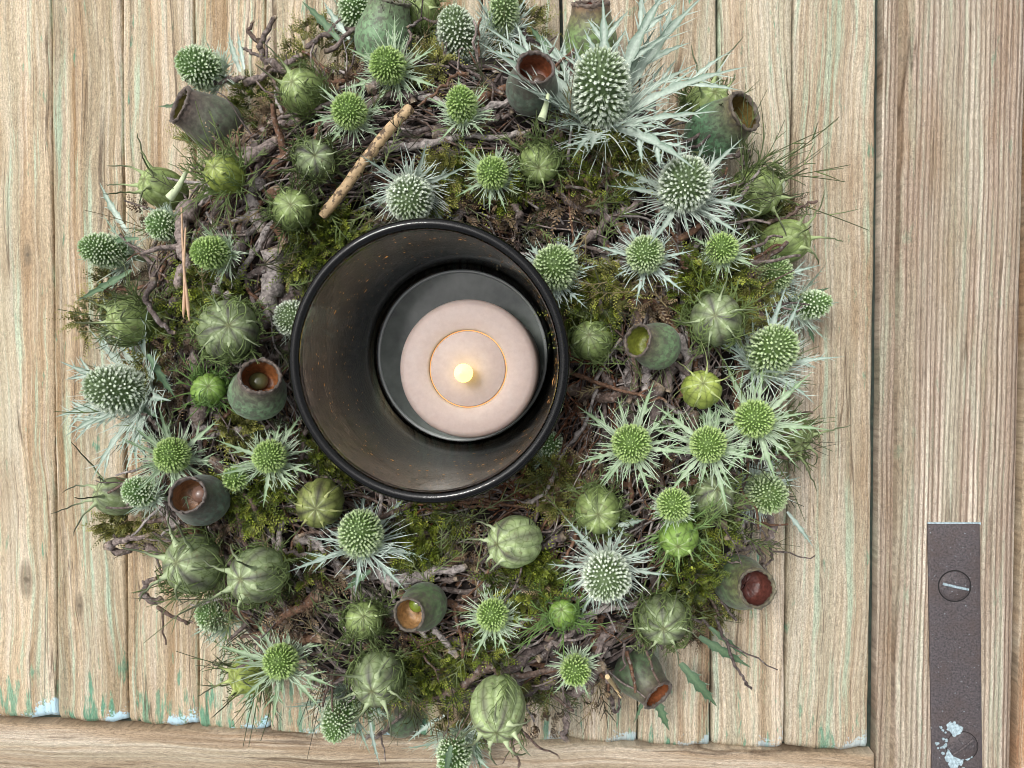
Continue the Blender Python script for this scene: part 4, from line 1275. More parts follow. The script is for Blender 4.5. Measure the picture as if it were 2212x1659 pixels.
HOLLY = [
    (1298, 195, 60, 1.65, 92, 52, 's', 250, 24, 'largest sea holly, tall silver cone with very long silvery spiny bracts', 0.02, 30, 0.4),
    (1480, 398, 54, 1.12, 68, 32, 's', 150, 14, 'round silver-green sea holly with a wide star of toothed bracts below the sideways seed cup', 0.014, 25, 0.3),
    (992, 82, 42, 1.75, 106, 58, 's', 115, 11, 'elongated pale sea holly cone with a dark twig crossing it, near two green seed cups', 0.018, 20, 0.3),
    (838, 142, 37, 1.15, 140, 28, 'g', 105, 11, 'lime sea holly with long curled bracts standing in front of the largest green seed cup', 0.012, 20, 0.2),
    (755, 240, 36, 1.08, 100, 18, 'g', 82, 12, 'lime sea holly between a netted pod and the top end of the peeled stick', 0.010, 22, 0.3),
    (997, 226, 31, 1.4, 95, 40, 'g', 82, 11, 'narrow lime sea holly cone over the horizontal grey twig, beside the dark grey seed cup', 0.012, 22, 0.3),
    (886, 430, 48, 1.1, 262, 30, 's', 115, 12, 'fuzzy silver sea holly between the peeled stick and the glass rim', 0.012, 20, 0.3),
    (1064, 374, 32, 1.05, 80, 14, 'g', 85, 8, 'small lime sea holly with few bracts, in moss beside a netted pod above the glass', 0.010, 20, 0.3),
    (433, 146, 42, 1.3, 155, 58, 'p', 60, 6, 'furry pale green sea holly cone without a visible collar, beside cut twig ends', 0.014, 15, 0.3),
    (228, 542, 36, 1.7, 168, 62, 'p', 85, 8, 'white-dotted green sea holly cone lying outward next to a long dark leaf blade', 0.012, 15, 0.3),
    (350, 487, 32, 1.0, 190, 45, 'p', 45, 5, 'small white-dotted sea holly tucked under a striped horned pod', 0.010, 15, 0.3),
    (455, 546, 35, 1.35, 180, 48, 'g', 65, 11, 'bright lime sea holly cone lying on its side by the two pine needles', 0.012, 25, 0.2),
    (258, 842, 53, 1.6, 170, 55, 's', 185, 22, 'large white-dotted sea holly cone with a sheaf of striped silver bracts, hanging over bare planks', 0.016, 22, 0.5),
    (372, 983, 38, 1.05, 100, 14, 'g', 118, 12, 'green sea holly star between the big white-dotted cone and a dark open seed cup', 0.012, 22, 0.3),
    (583, 986, 35, 1.05, 100, 14, 'g', 108, 13, 'green sea holly star below the brown-lined seed cup touching the glass', 0.010, 22, 0.3),
    (302, 1062, 32, 1.3, 165, 50, 'p', 55, 7, 'small bright sea holly cone resting on a grey horned pod over the planks', 0.018, 22, 0.3),
    (508, 1032, 24, 1.0, 100, 20, 'g', 22, 4, 'tiny fuzzy green sea holly bud in moss beside a dark open seed cup', 0.006, 25, 0.2),
    (780, 1152, 47, 1.22, 95, 34, 'm', 145, 13, 'oval silver-green sea holly with long side bracts just outside the glass, by a dark-horned pod', 0.014, 18, 0.35),
    (466, 1326, 38, 1.25, 165, 55, 'p', 80, 8, 'white-dotted sea holly cone under two large overlapping pods', 0.010, 20, 0.4),
    (606, 1428, 37, 1.05, 100, 16, 'g', 120, 15, 'bright lime sea holly star overlapping a yellow-green pod above painted planks', 0.016, 22, 0.35),
    (735, 1546, 37, 1.75, 255, 58, 'p', 110, 10, 'white-dotted sea holly cone with silver bracts hanging over the rail below a netted pod', 0.020, 20, 0.4),
    (982, 1628, 38, 1.35, 258, 52, 'p', 95, 9, 'sea holly cone over the rail with a dark leaf across it, beside the ribbed pod', 0.016, 20, 0.4),
    (1064, 1328, 33, 1.05, 95, 16, 'g', 88, 12, 'small lime sea holly star between the tan-lined seed cup and dark moss', 0.008, 22, 0.3),
    (1310, 1245, 50, 1.12, 268, 30, 's', 125, 13, 'round silver sea holly with pointed blue-grey bracts between two netted pods and moss', 0.014, 18, 0.4),
    (1243, 1448, 30, 1.05, 280, 22, 'g', 62, 9, 'small lime sea holly at the wreath edge beside a seed cup lying mouth down', 0.006, 20, 0.3),
    (1364, 958, 40, 1.05, 100, 14, 'g', 125, 14, 'green sea holly star over brown roots beside the glass, below the olive-lined seed cup', 0.014, 22, 0.3),
    (1530, 960, 37, 1.05, 100, 12, 'g', 125, 13, 'green sea holly star directly below the smooth yellow-green pod', 0.016, 22, 0.3),
    (1630, 905, 39, 1.05, 95, 16, 'g', 135, 13, 'green sea holly star below the silver cone that leans toward the plank gap', 0.018, 22, 0.3),
    (1656, 1066, 40, 1.2, 320, 35, 'm', 85, 10, 'sea holly above the looped bare twigs, near the plank gap', 0.012, 20, 0.3),
    (1455, 1090, 33, 1.05, 80, 20, 'g', 48, 7, 'hairy olive sea holly bud touching the top of a bright green pod', 0.014, 25, 0.2),
    (1668, 758, 48, 1.35, 52, 48, 'm', 135, 14, 'oval silver-green sea holly cone leaning outward beside the grey-green star pod', 0.014, 22, 0.3),
    (1394, 550, 38, 1.05, 100, 16, 'm', 95, 12, 'sea holly star over brown bark, between glass and moss bank', 0.008, 22, 0.3),
    (1560, 537, 30, 1.05, 90, 18, 'g', 75, 10, 'small lime sea holly on the crest of a green moss bank', 0.010, 22, 0.3),
    (1672, 592, 36, 1.1, 45, 30, 'm', 95, 11, 'sea holly in front of a smooth horned pod over the plank gap', 0.016, 22, 0.3),
    (1752, 658, 27, 1.6, 8, 62, 'p', 85, 8, 'half-hidden sea holly cone poking out sideways between dark leaves', 0.006, 20, 0.3),
    (1200, 577, 46, 1.08, 80, 24, 'm', 95, 12, 'fuzzy silver-green sea holly touching the glass rim with a swept-back tuft of bracts', 0.012, 25, 0.3),
    (632, 688, 38, 1.1, 170, 20, 's', 80, 13, 'silver sea holly half hidden behind the glass rim, beside the big star pod', 0.004, 22, 0.3),
    (1190, 962, 24, 1.3, 90, 35, 'p', 50, 7, 'tiny sea holly bud peeping out beside the glass, over yellow moss', 0.004, 22, 0.3),
    (768, 28, 34, 1.5, 95, 60, 'p', 70, 8, 'sea holly cone half hidden behind the largest green seed cup', 0.006, 20, 0.3),
    (1088, 28, 30, 1.6, 85, 60, 'm', 90, 9, 'sea holly cone with upright green leaves, behind moss by two seed cups', 0.010, 30, 0.1),
]
for row in HOLLY:
    sea_holly(row[0], row[1], row[2], row[3], row[4], row[5], row[6], row[7], row[8], row[9], row[10], row[11], row[12])

# ------------------------------------------------------------------ love-in-a-mist pods
POD = {  # skin, stripe, rib
    'o': ((0.21, 0.245, 0.07), (0.055, 0.05, 0.03), (0.32, 0.35, 0.13)),
    'g': ((0.25, 0.33, 0.11), (0.12, 0.145, 0.07), (0.38, 0.47, 0.22)),
    'y': ((0.28, 0.345, 0.07), (0.16, 0.19, 0.05), (0.38, 0.45, 0.16)),
    'k': ((0.23, 0.295, 0.14), (0.095, 0.088, 0.08), (0.38, 0.46, 0.26)),
    'b': ((0.20, 0.33, 0.065), (0.14, 0.22, 0.05), (0.31, 0.44, 0.16)),
    'p': ((0.36, 0.46, 0.21), (0.15, 0.14, 0.11), (0.50, 0.59, 0.34)),
}


def seed_pod(x, y, rpx, asp, az, tilt, kind, horn, net, wild, label, dz=0.0, dark=0.5, lobes=6, bulge=0.10):
    c = on_ring(x, y, 0.006 + dz)
    r = mm(rpx, c[2]); Lz = r * asp
    ax = axis_of(c, az, tilt)
    root = thing('seed_pod', label, 'seed pod', c - ax * Lz, ax, 'balloon seed pods on the wreath', rng.uniform(0, 6))
    skin, stripe, ribc = [np.array(k) for k in POD[kind]]
    nt_, ns = lobes * 12, 22
    TH = np.arange(nt_) * 2 * math.pi / nt_
    SS = np.linspace(0, 1, ns)
    lob_var = rng.uniform(0.94, 1.05, lobes)
    ph0 = rng.uniform(0, 6)

    def surf(th, s, k=1.0):
        """point on the skin; s runs 0 at the stalk to 1 at the crown"""
        f = (th * lobes / (2 * math.pi)) % 1.0            # 0 = groove
        g = np.minimum(f, 1 - f)
        gr = 1 - bulge * np.exp(-(g / 0.11) ** 2) * np.sin(math.pi * s) ** 0.4
        rr = r * np.sin(math.pi * s) ** 0.78 * gr * k * (1 + 0.03 * np.sin(2 * th + ph0))
        zz = Lz * (1 - np.cos(math.pi * s)) * (1 if k == 1.0 else 1)
        zz = zz + (k - 1) * Lz * (-np.cos(math.pi * s)) - 0.10 * Lz * np.exp(-((1 - s) / 0.10) ** 2)
        return np.stack([rr * np.cos(th), rr * np.sin(th), zz + 0 * th], -1)

    mb = MB()
    ts, sg = np.meshgrid(TH, SS)
    V = surf(ts, sg)
    f = (ts * lobes / (2 * math.pi)) % 1.0
    mid = np.exp(-((f - 0.5) / 0.23) ** 2)
    line = np.exp(-((f - 0.5) / 0.035) ** 2)
    groove = np.exp(-(np.minimum(f, 1 - f) / 0.07) ** 2)
    patch = 0.7 + 0.3 * np.sin(ts * 3.1 + sg * 7 + ph0)
    strength = (0.95 if kind in 'kpo' else 0.5) * patch * np.clip((sg - 0.25) * 2.5, 0, 1)
    Cc = skin * (1 - (mid * strength)[..., None]) + stripe * (mid * strength)[..., None]
    Cc = Cc * (1 - (line * 0.35)[..., None])
    Cc = Cc * (1 - (groove * 0.8)[..., None]) + ribc * (groove * 0.8)[..., None]
    apex = np.clip((sg - 0.84) / 0.16, 0, 1) * (0.08 + 0.8 * groove)
    Cc = Cc * (1 - apex[..., None]) + np.array((0.52, 0.58, 0.40)) * apex[..., None]
    Cc[-1] = (0.12, 0.13, 0.05)
    i, j = np.meshgrid(np.arange(ns - 1), np.arange(nt_), indexing='ij')
    q = np.stack([i * nt_ + j, i * nt_ + (j + 1) % nt_, (i + 1) * nt_ + (j + 1) % nt_, (i + 1) * nt_ + j], -1).reshape(-1, 4)
    mb.add(V.reshape(-1, 3), q, Cc.reshape(-1, 3))
    mb.build('capsule', M_POD, root)
    # horns, one to each rib
    if horn > 0:
        Lh = mm(horn, c[2])
        for k in range(lobes):
            th = (k + 0.0) * 2 * math.pi / lobes
            s0 = 0.80
            p0 = surf(np.array(th), np.array(s0), 0.97)
            rad = np.array([math.cos(th), math.sin(th), 0])
            sidev = np.array([-math.sin(th), math.cos(th), 0])
            e = R(rng.uniform(35, 70)) if tilt > 26 else R(rng.uniform(2, 30))
            d = rad * math.cos(e) + np.array([0, 0, math.sin(e)])
            L = Lh * rng.uniform(0.75, 1.15)
            sw = rng.normal(0, 0.28); cu = rng.normal(-0.25, 0.35)
            n = 10
            t = np.linspace(0, 1, n)
            pp = p0 + (d[None] * t[:, None] + (sidev * sw)[None] * (t ** 2)[:, None] + (np.array([0, 0, 1.0]) * cu)[None] * (t ** 2)[:, None]) * L
            pp[2:] += rng.normal(0, L * 0.012, (n - 2, 3))
            col = np.array([lerp(ribc, (0.035, 0.04, 0.02), min(1, max(0, (tt - 0.15) * 2.4)) * (0.6 + 0.4 * dark)) for tt in t])
            rr = (1.0 if tilt > 26 else 0.72) * r * np.array([0.15, 0.085, 0.055, 0.046, 0.042, 0.038, 0.034, 0.03, 0.026, 0.012])
            mb = MB(); mb.tube(pp, rr, 6, col)
            mb.build('horn', M_THREAD, root)
    # net of forked thread-like bracts round the capsule
    if net or wild:
        mb = MB()
        tr = max(mm(1.6, c[2]), r * 0.023)
        gcol = np.array((0.18, 0.245, 0.085)) if kind != 'b' else np.array((0.15, 0.25, 0.075))
        dcol = np.array((0.035, 0.04, 0.018))
        def strand(ths, sss, ks, r0, c0, c1):
            pts = surf(np.asarray(ths, float), np.asarray(sss, float), 1.0)
            ctr = np.array([0, 0, Lz])
            pts = ctr + (pts - ctr) * np.asarray(ks)[:, None]
            m = len(pts)
            mb.tube(pts, np.linspace(r0, r0 * 0.45, m), 4, np.array([lerp(c0, c1, t) for t in np.linspace(0, 1, m)]), False)
        for k in range(net):
            th0 = k * 2 * math.pi / max(net, 1) + rng.normal(0, 0.2)
            send = rng.uniform(0.55, 0.94)
            m = 10
            t = np.linspace(0, 1, m)
            ths = th0 + np.cumsum(rng.normal(0, 0.05, m)) + rng.normal(0, 0.25) * t
            sss = 0.06 + (send - 0.06) * t
            ks = 1.06 + 0.05 * t + rng.uniform(0.0, 0.45) * t ** 4
            strand(ths, sss, ks, tr * 1.3, gcol * 1.5, lerp(gcol, dcol, min(1, dark * 1.3)))
            for bi in range(2, m - 1):
                for sgn in (-1, 1):
                    if rng.random() < 0.30:
                        continue
                    bl = rng.uniform(0.25, 0.62)
                    tt = np.linspace(0, 1, 6)
                    bth = ths[bi] + sgn * bl * tt / max(0.35, math.sin(math.pi * sss[bi])) * 0.9
                    bss = sss[bi] + 0.12 * tt + 0.05 * tt ** 2
                    out_ = rng.uniform(0.0, 0.22)
                    strand(bth, bss, ks[bi] + out_ * tt ** 2, tr * 0.95, gcol * 1.1, lerp(gcol, dcol, dark))
                    if rng.random() < 0.7:
                        u = 3
                        fth = bth[u] - sgn * 0.18 * tt * 1.2
                        fss = bss[u] + 0.13 * tt
                        strand(fth, fss, ks[bi] + out_ * 0.3 + 0.12 * tt, tr * 0.8, gcol, lerp(gcol, dcol, dark))
        nw_ = 50 if wild else 0
        for k in range(nw_):
            th0 = rng.uniform(0, 2 * math.pi)
            e = R(rng.uniform(-5, 70))
            p0 = np.array([r * 0.75 * math.cos(th0), r * 0.75 * math.sin(th0), Lz * rng.uniform(0.2, 1.0)])
            d = np.array([math.cos(th0) * math.cos(e), math.sin(th0) * math.cos(e), math.sin(e)])
            L = mm(wild, c[2]) * rng.uniform(0.6, 1.35)
            bend = rng.normal(0, 0.3, 3)
            t = np.linspace(0, 1, 8)
            pp = p0 + (d[None] * t[:, None] + bend[None] * (t ** 2)[:, None]) * L
            c1 = lerp(gcol, dcol, dark)
            mb.tube(pp, np.linspace(tr * 1.1, tr * 0.45, 8), 4, np.array([lerp(gcol * 1.1, c1, min(1, q_ * 1.6)) for q_ in t]), False)
            for bi in (2, 3, 5):
                for sgn in (-1, 1):
                    if rng.random() < 0.4:
                        continue
                    dd = (pp[bi + 1] - pp[bi]); dd /= np.linalg.norm(dd)
                    sv = np.cross(dd, rng.normal(0, 1, 3)); sv /= np.linalg.norm(sv)
                    ln = L * rng.uniform(0.15, 0.36)
                    mb.tube([pp[bi], pp[bi] + (dd + sv * 0.6) * ln * 0.5, pp[bi] + (dd + sv * 0.65) * ln], [tr * 0.8, tr * 0.65, tr * 0.35], 4, np.array([gcol, lerp(gcol, c1, 0.6), c1]), False)
        clear_of_glass(mb, root)
        mb.build('thread_bracts', M_THREAD, root, False, kind='stuff')
    return root


PODS = [
    (656, 200, 46, 1.12, 135, 42, 'g', 55, 9, 40, 'netted green pod in moss beside a lime sea holly and the brown twig tangle', 0.008, 0.5),
    (680, 345, 43, 1.0, 90, 14, 'k', 40, 10, 55, 'small pod wrapped in blackish threads, beside the peeled stick over thick bark', 0.008, 0.9),
    (354, 408, 46, 1.12, 150, 66, 'g', 90, 0, 0, 'bare striped pod with long curved horns and a broken white stalk on it', 0.016, 0.6),
    (486, 378, 41, 1.05, 140, 44, 'y', 50, 5, 85, 'shiny lime pod with wild fine threads under the tilted brown seed cup', 0.012, 0.2),
    (632, 452, 43, 1.0, 110, 16, 'g', 40, 8, 50, 'round green pod with dark forked threads at the lower end of the peeled stick', 0.008, 0.8),
    (1165, 352, 42, 1.0, 260, 15, 'g', 35, 9, 60, 'netted pod beneath the broken pale stalk, under the dark grey seed cup', 0.004, 0.6),
    (1524, 232, 47, 1.05, 60, 50, 'g', 75, 6, 60, 'netted horned pod behind the sideways green seed cup', 0.004, 0.6),
    (1632, 415, 50, 1.05, 350, 48, 'g', 70, 8, 110, 'netted pod with a wild spray of dark threads over the plank gap', 0.012, 0.8),
    (1696, 522, 46, 1.1, 15, 62, 'g', 85, 0, 0, 'smooth green pod with curved horns, just behind a sea holly over the plank gap', 0.008, 0.4),
    (286, 692, 48, 1.08, 182, 56, 'g', 60, 8, 75, 'green netted pod lying outward between moss wisps and the large white-dotted cone', 0.012, 0.7),
    (492, 712, 66, 0.86, 80, 10, 'k', 45, 9, 50, 'big grey-green pod seen end-on with a pale star and purple stripes, by the glass', 0.014, 0.2, 7),
    (450, 842, 37, 0.95, 95, 14, 'b', 0, 5, 55, 'small bright green wrinkled pod beside the brown-lined seed cup', 0.008, 0.1, 7),
    (1280, 736, 44, 1.0, 120, 20, 'g', 30, 6, 40, 'green pod squeezed between glass rim and the olive-lined seed cup', 0.002, 0.5),
    (1546, 690, 55, 0.92, 100, 10, 'k', 50, 7, 55, 'large smoky grey-green pod with a star crown, ringed by threads below the moss bank', 0.010, 0.2),
    (1515, 842, 42, 0.98, 75, 22, 'y', 65, 0, 0, 'smooth yellow-green pod with short horns and no threads', 0.012, 0.1),
    (252, 1072, 44, 1.1, 165, 68, 'k', 100, 0, 0, 'grey horned pod with no threads hanging out over the planks', 0.010, 0.9),
    (692, 1086, 54, 0.95, 235, 20, 'o', 45, 0, 0, 'smooth yellowish pod with black horns and dark blotches, just outside the glass', 0.010, 1.0),
    (1112, 1170, 58, 1.02, 190, 46, 'p', 55, 0, 0, 'plump deeply lobed pale pod with purple shading, without threads, outside the glass', 0.012, 0.3, 6, 0.16),
    (1292, 1102, 50, 0.98, 270, 12, 'g', 30, 6, 45, 'green pod with threads between the glass-side moss and a silver sea holly', 0.008, 0.5),
    (1466, 1160, 42, 1.0, 265, 32, 'b', 35, 0, 60, 'bright green pod capped by a hairy olive sea holly bud', 0.010, 0.1),
    (1540, 1072, 46, 1.0, 60, 25, 'k', 30, 6, 60, 'dull green pod buried in green threads, near the looped bare twigs', 0.004, 0.2),
    (420, 1218, 66, 0.95, 178, 42, 'k', 95, 7, 70, 'big dull netted pod half behind another big pod, above the lone cut twigs', 0.010, 0.6),
    (556, 1242, 62, 1.02, 195, 40, 'k', 95, 4, 50, 'big pod with a star crown and long horns, overlapping another big pod', 0.018, 0.6),
    (786, 1340, 41, 1.0, 100, 12, 'g', 30, 11, 50, 'small round pod in a dense dark net beside the tan-lined seed cup', 0.008, 0.7),
    (816, 1464, 58, 1.02, 250, 34, 'k', 80, 9, 45, 'large netted pod with a pale star, above a white-dotted cone hanging over the rail', 0.018, 0.7),
    (1076, 1530, 62, 1.12, 268, 52, 'p', 90, 3, 0, 'largest pale ribbed pod, horns hanging over the rail', 0.020, 0.5, 7, 0.13),
    (538, 1456, 42, 1.02, 205, 58, 'y', 70, 3, 75, 'yellow-green pod with black threads, partly under a lime sea holly star', 0.006, 0.9),
    (1216, 1326, 31, 0.95, 110, 20, 'b', 0, 5, 60, 'smallest vivid green pod beside the round silver sea holly', 0.004, 0.0),
    (1432, 1338, 53, 1.0, 270, 24, 'k', 60, 10, 45, 'netted grey-green pod above the seed cup lying mouth down', 0.010, 0.6),
    (1702, 942, 44, 1.05, 330, 50, 'g', 80, 5, 60, 'pod mostly hidden under a sea holly star, threads trailing over the plank gap', 0.004, 0.5),
    (908, 30, 40, 1.05, 80, 45, 'g', 40, 7, 60, 'pale netted pod tucked beside the largest green seed cup', 0.004, 0.3),
]
for row in PODS:
    seed_pod(*row)

# ------------------------------------------------------------------ woody seed cups
CUPS = [  # body x, y, r, mouth x, y, shell, neck, inside, seed, label
    (466, 268, 60, 398, 226, (0.075, 0.08, 0.06), (0.09, 0.065, 0.055), (0.10, 0.085, 0.02), None, 'tilted brownish-grey seed cup at the wreath rim, mouth facing away with orange patch inside', 0.020),
    (828, 88, 62, 852, 4, (0.13, 0.20, 0.12), (0.14, 0.19, 0.10), (0.14, 0.035, 0.02), None, 'largest green seed cup, speckled, lying with its red mouth outward', 0.018),
    (1275, 92, 56, 1275, 14, (0.14, 0.19, 0.08), (0.16, 0.10, 0.06), (0.16, 0.04, 0.025), None, 'green seed cup with brown-red neck standing behind the largest sea holly', 0.012),
    (1148, 192, 55, 1157, 150, (0.085, 0.10, 0.085), (0.085, 0.06, 0.05), (0.17, 0.055, 0.025), (0.10, 0.06, 0.04), 'dark grey upright seed cup with rusty inside beside the largest sea holly', 0.018),
    (1542, 286, 62, 1602, 245, (0.10, 0.18, 0.11), (0.13, 0.11, 0.06), (0.14, 0.10, 0.03), None, 'green seed cup lying sideways with a brown-edged mouth, beside a netted horned pod', 0.016),
    (1420, 748, 50, 1378, 736, (0.10, 0.145, 0.08), (0.09, 0.075, 0.045), (0.16, 0.18, 0.03), (0.20, 0.12, 0.05), 'green seed cup with olive-lime inside opening toward the glass', 0.018),
    (557, 850, 62, 562, 812, (0.12, 0.17, 0.11), (0.10, 0.075, 0.055), (0.23, 0.085, 0.03), (0.10, 0.10, 0.04), 'fat green seed cup with orange-brown inside touching the glass', 0.016),
    (438, 1081, 58, 405, 1070, (0.07, 0.09, 0.08), (0.055, 0.045, 0.042), (0.22, 0.11, 0.05), (0.20, 0.12, 0.09), 'dark blue-grey seed cup with wide purplish rim and amber inside', 0.014),
    (916, 1309, 52, 884, 1328, (0.07, 0.10, 0.05), (0.075, 0.075, 0.04), (0.36, 0.21, 0.09), (0.18, 0.24, 0.03), 'dark green seed cup with tan inside and a shiny green seed', 0.014),
    (1597, 1256, 58, 1632, 1269, (0.085, 0.12, 0.07), (0.15, 0.16, 0.06), (0.12, 0.04, 0.03), None, 'green seed cup with deep red inside and grey rim beside the looped twigs', 0.018),
    (1376, 1450, 52, 1420, 1498, (0.075, 0.10, 0.06), (0.09, 0.075, 0.05), (0.24, 0.08, 0.03), None, 'seed cup lying mouth down with a rust-red opening at the wreath edge', 0.016),
    (868, 1545, 46, 866, 1500, (0.07, 0.10, 0.06), (0.09, 0.075, 0.05), (0.16, 0.06, 0.03), None, 'dark green seed cup nearly hidden under the moss above the rail', -0.006),
]
for bx, by, rpx, mx, my, shell, neck, inside, seed, label, dz in CUPS:
    c = on_ring(bx, by, dz)
    r = mm(rpx, c[2])
    off = math.hypot(mx - bx, my - by)
    tilt = math.degrees(math.asin(min(0.99, off / (1.38 * rpx))))
    az = math.degrees(math.atan2(by - my, mx - bx))
    ax = axis_of(c, az, tilt)
    root = thing('seed_cup', label, 'seed cup', c - ax * r * 0.95, ax, 'woody seed cups on the wreath', rng.uniform(0, 6))
    z0 = 0.95
    shell, neck, inside = np.array(shell) * [1.2, 1.35, 1.15], np.array(neck) * 1.15, np.array(inside)
    sc = 1.2
    outp = np.array([(0.01, -0.95), (0.25, -0.94), (0.5, -0.86), (0.72, -0.70), (0.9, -0.42), (0.985, -0.12), (0.99, 0.12), (0.95, 0.34), (0.87, 0.58), (0.79, 0.80), (0.73, 1.0), (0.70, 1.16), (0.69, 1.28)])
    outp = smooth_path(np.hstack([outp, np.zeros((len(outp), 1))]), 40)[:, :2]
    outp[:, 1] += z0
    tt = np.clip((outp[:, 1] - z0 - 0.4) / 0.85, 0, 1)
    cols = np.array([lerp(shell, neck, t) for t in tt])
    mb = MB(); wob_ = rng.uniform(0, 6); lathe(mb, outp * r, 56, cols, 0.022, wob_)
    mb.v[0] += rng.normal(0, r * 0.006, mb.v[0].shape)
    sh = mb.build('shell', M_SHELL, root)
    mb = MB(); lathe(mb, np.array([(0.685, 1.26 + z0), (0.715, 1.32 + z0), (0.70, 1.37 + z0), (0.64, 1.385 + z0), (0.605, 1.34 + z0), (0.60, 1.26 + z0)]) * r, 56, lerp(neck, (0.11, 0.085, 0.07), 0.7), 0.022, wob_)
    mb.v[0] += rng.normal(0, r * 0.022, mb.v[0].shape)
    mb.build('rim', M_SHELL, sh)
    mb = MB(); lathe(mb, np.array([(0.602, 1.29 + z0), (0.60, 1.1 + z0), (0.61, 0.85 + z0), (0.59, 0.62 + z0), (0.50, 0.50 + z0), (0.25, 0.46 + z0), (0.001, 0.47 + z0)]) * r, 48,
                      np.array([inside * 0.6, inside, inside * 1.1, inside, inside * 0.9, inside * 0.8, inside * 0.8]), 0.022, wob_)
    mb.v[0] += rng.normal(0, r * 0.012, mb.v[0].shape)
    mb.build('cavity', M_CAVITY, sh)
    if seed is not None:
        mb = MB()
        lathe(mb, [(0.34 * r * math.sin(a), 0.34 * r * (1 - 0.75 * (1 - math.cos(a)))) for a in np.linspace(math.pi * 0.6, 0.01, 9)], 24, seed)
        o = mb.build('seed', M_SEED, sh)
        o.location = (0.2 * r, 0.08 * r, (0.46 + z0) * r)

# ------------------------------------------------------------------ loose pieces
def strip_thing(name, label, cat, pts, lift, group=None):
    P = np.array([on_ring(x, y, lift) for x, y in pts])
    root = thing(name, label, cat, P[0], None, group)
    return root, P - P[0]


root, P = strip_thing('peeled_stick', 'straight pale peeled stick with flecks of dark bark, lying across the twigs', 'stick', [(696, 468), (745, 405), (800, 330), (850, 270), (888, 232)], 0.013)
mb = MB(); P = smooth_path(P, 30); rad = mm(12, 0.07) * np.concatenate([[0.8], rng.uniform(0.94, 1.06, 28), [0.85]])
P[1:-1] += rng.normal(0, 0.00012, (28, 3)); mb.tube(P, rad * rng.uniform(0.95, 1.04, 30), 8, (0.50, 0.355, 0.20)); mb.build('bare_wood', M_PEELED, root)

for pts, lab in (([(401, 492), (398, 560), (398, 640), (396, 686)], 'shorter'), ([(392, 448), (396, 560), (404, 640), (409, 694)], 'longer')):
    root, P = strip_thing('pine_needle', lab + ' of two dry tan pine needles lying along the thick upright twig', 'pine needle', pts, 0.024, 'pair of dry pine needles')
    mb = MB(); P = smooth_path(P, 16); mb.tube(P, mm(3.6, 0.08) * np.concatenate([np.linspace(0.6, 0.9, 10), [1, 1.15, 1.2, 1, 0.8, 0.3]]), 6, (0.50, 0.33, 0.21))
    mb.build('needle', M_THREAD, root)

for pts, w, lab in (([(366, 428), (384, 405), (402, 372)], 9, 'pale broken stalk with a cut end lying on the striped horned pod'),
                    ([(1170, 258), (1178, 232), (1184, 204)], 8, 'pale broken stalk standing beside the dark grey seed cup'),
                    ([(1312, 1462), (1328, 1485), (1342, 1508)], 5, 'short straw-coloured splinter beside the seed cup lying mouth down')):
    root, P = strip_thing('broken_stalk', lab, 'stalk', pts, 0.032)
    mb = MB(); P = smooth_path(P, 10); mb.tube(P, mm(w, 0.08) * np.linspace(1.1, 0.45, 10), 8, (0.56, 0.64, 0.40) if w > 5 else (0.55, 0.42, 0.22))
    mb.build('stalk_piece', M_THREAD, root)

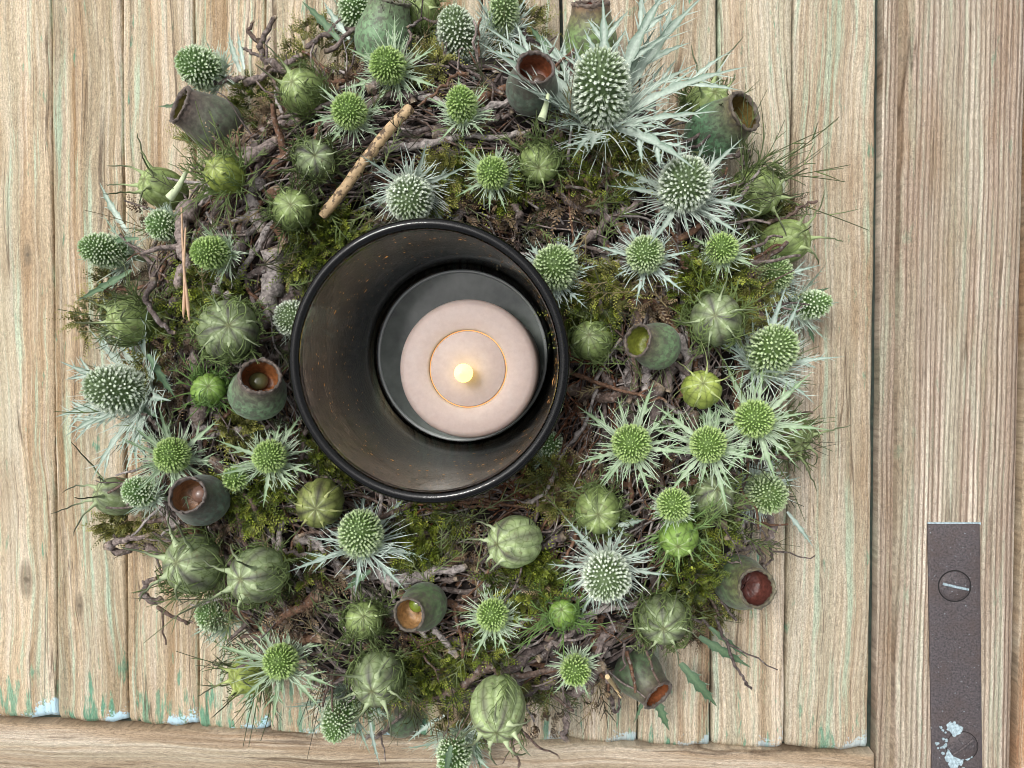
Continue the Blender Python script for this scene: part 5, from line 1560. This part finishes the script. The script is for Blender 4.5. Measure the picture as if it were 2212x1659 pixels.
LEAVES = [  # from, to, width, style, lift, label
    ((1470, 1432), (1556, 1532), 17, 'd', 0.010, 'long dark green toothed leaf reaching over the planks past the seed cup lying mouth down'),
    ((1510, 1375), (1620, 1440), 14, 'd', 0.012, 'dark green toothed leaf under a netted pod, beside the dangling bare stem'),
    ((1530, 1352), (1618, 1424), 9, 'd', 0.016, 'slim dark leaf beside the dangling bare stem'),
    ((1418, 1505), (1440, 1578), 13, 'd', 0.006, 'short pointed dark leaf below the mouth of the fallen seed cup'),
    ((1400, 1488), (1368, 1562), 6, 'd', 0.006, 'thin dark leaf blade beside the straw-coloured splinter'),
    ((284, 584), (158, 660), 11, 'd', 0.020, 'straight dark green leaf blade beside a white-dotted cone over bare planks'),
    ((275, 500), (203, 392), 11, 's', 0.012, 'silver toothed leaf pointing outward below the striped horned pod'),
    ((735, 90), (655, -5), 12, 'd', 0.016, 'dark green leaf rising beside the cone behind the largest green seed cup'),
    ((755, 85), (690, 0), 10, 's', 0.018, 'grey-green leaf next to the cone behind the largest green seed cup'),
    ((1192, 118), (1140, 52), 10, 'd', 0.016, 'plain dark leaf leaning over the dark grey seed cup'),
    ((520, 155), (482, 62), 9, 's', 0.014, 'grey toothed leaf upright among cut twigs beside the furry pale cone'),
    ((528, 150), (512, 70), 7, 'm', 0.016, 'narrow green leaf upright among cut twigs'),
    ((1712, 650), (1792, 622), 10, 'd', 0.012, 'dark leaf over the half-hidden sideways cone'),
    ((800, 1232), (738, 1276), 11, 'd', 0.014, 'green leaf below the oval silver-green sea holly'),
    ((320, 765), (378, 862), 13, 'd', 0.026, 'broad dark leaf lying on the large white-dotted cone'),
    ((340, 900), (285, 870), 8, 'd', 0.02, 'small dark leaf under the large white-dotted cone'),
    ((300, 515), (215, 522), 8, 'd', 0.026, 'small dark leaf lying across a white-dotted cone at the wreath rim'),
    ((1335, 1135), (1395, 1120), 10, 's', 0.014, 'grey-green toothed leaf between two pods near the round silver sea holly'),
    ((975, 1610), (960, 1668), 11, 'd', 0.046, 'dark leaf lying across the cone that hangs over the rail'),
    ((1030, 1600), (1040, 1668), 9, 'd', 0.02, 'green leaf hanging over the rail beside the ribbed pale pod'),
    ((800, 1560), (812, 1650), 6, 'm', 0.018, 'thin green leaf hanging over the rail below the netted pod'),
    ((960, 1545), (875, 1590), 8, 'm', 0.010, 'grey-green leaf spreading over the rail between the hanging cones'),
    ((1745, 700), (1760, 742), 7, 'd', 0.006, 'small dark leaf below the half-hidden sideways cone'),
    ((410, 230), (340, 228), 7, 'd', 0.004, 'small dark leaf poking out under the tilted brown seed cup'),
    ((1700, 1105), (1760, 1180), 7, 'm', 0.010, 'thin leaf pointing across the plank gap above the looped twigs'),
]
for (x0, y0), (x1, y1), w, sty, lift, lab in LEAVES:
    a, b = on_ring(x0, y0, lift), on_ring(x1, y1, lift * 0.7)
    root = thing('toothed_leaf', lab, 'leaf', a, None, 'single leaves on the wreath')
    d = b - a; L = np.linalg.norm(d); d /= L
    up = np.array([0, 0, 1.0]) - d * d[2]; up /= np.linalg.norm(up)
    mb = MB()
    blade_mesh(mb, (0, 0, 0), d, up, L, mm(w, a[2]) * 0.75, sty, rng.uniform(-0.3, 0.2), 5, 0.5, white=0.25 if sty == 'd' else 0.6)
    mb.build('blade', M_BRACT, root, False)
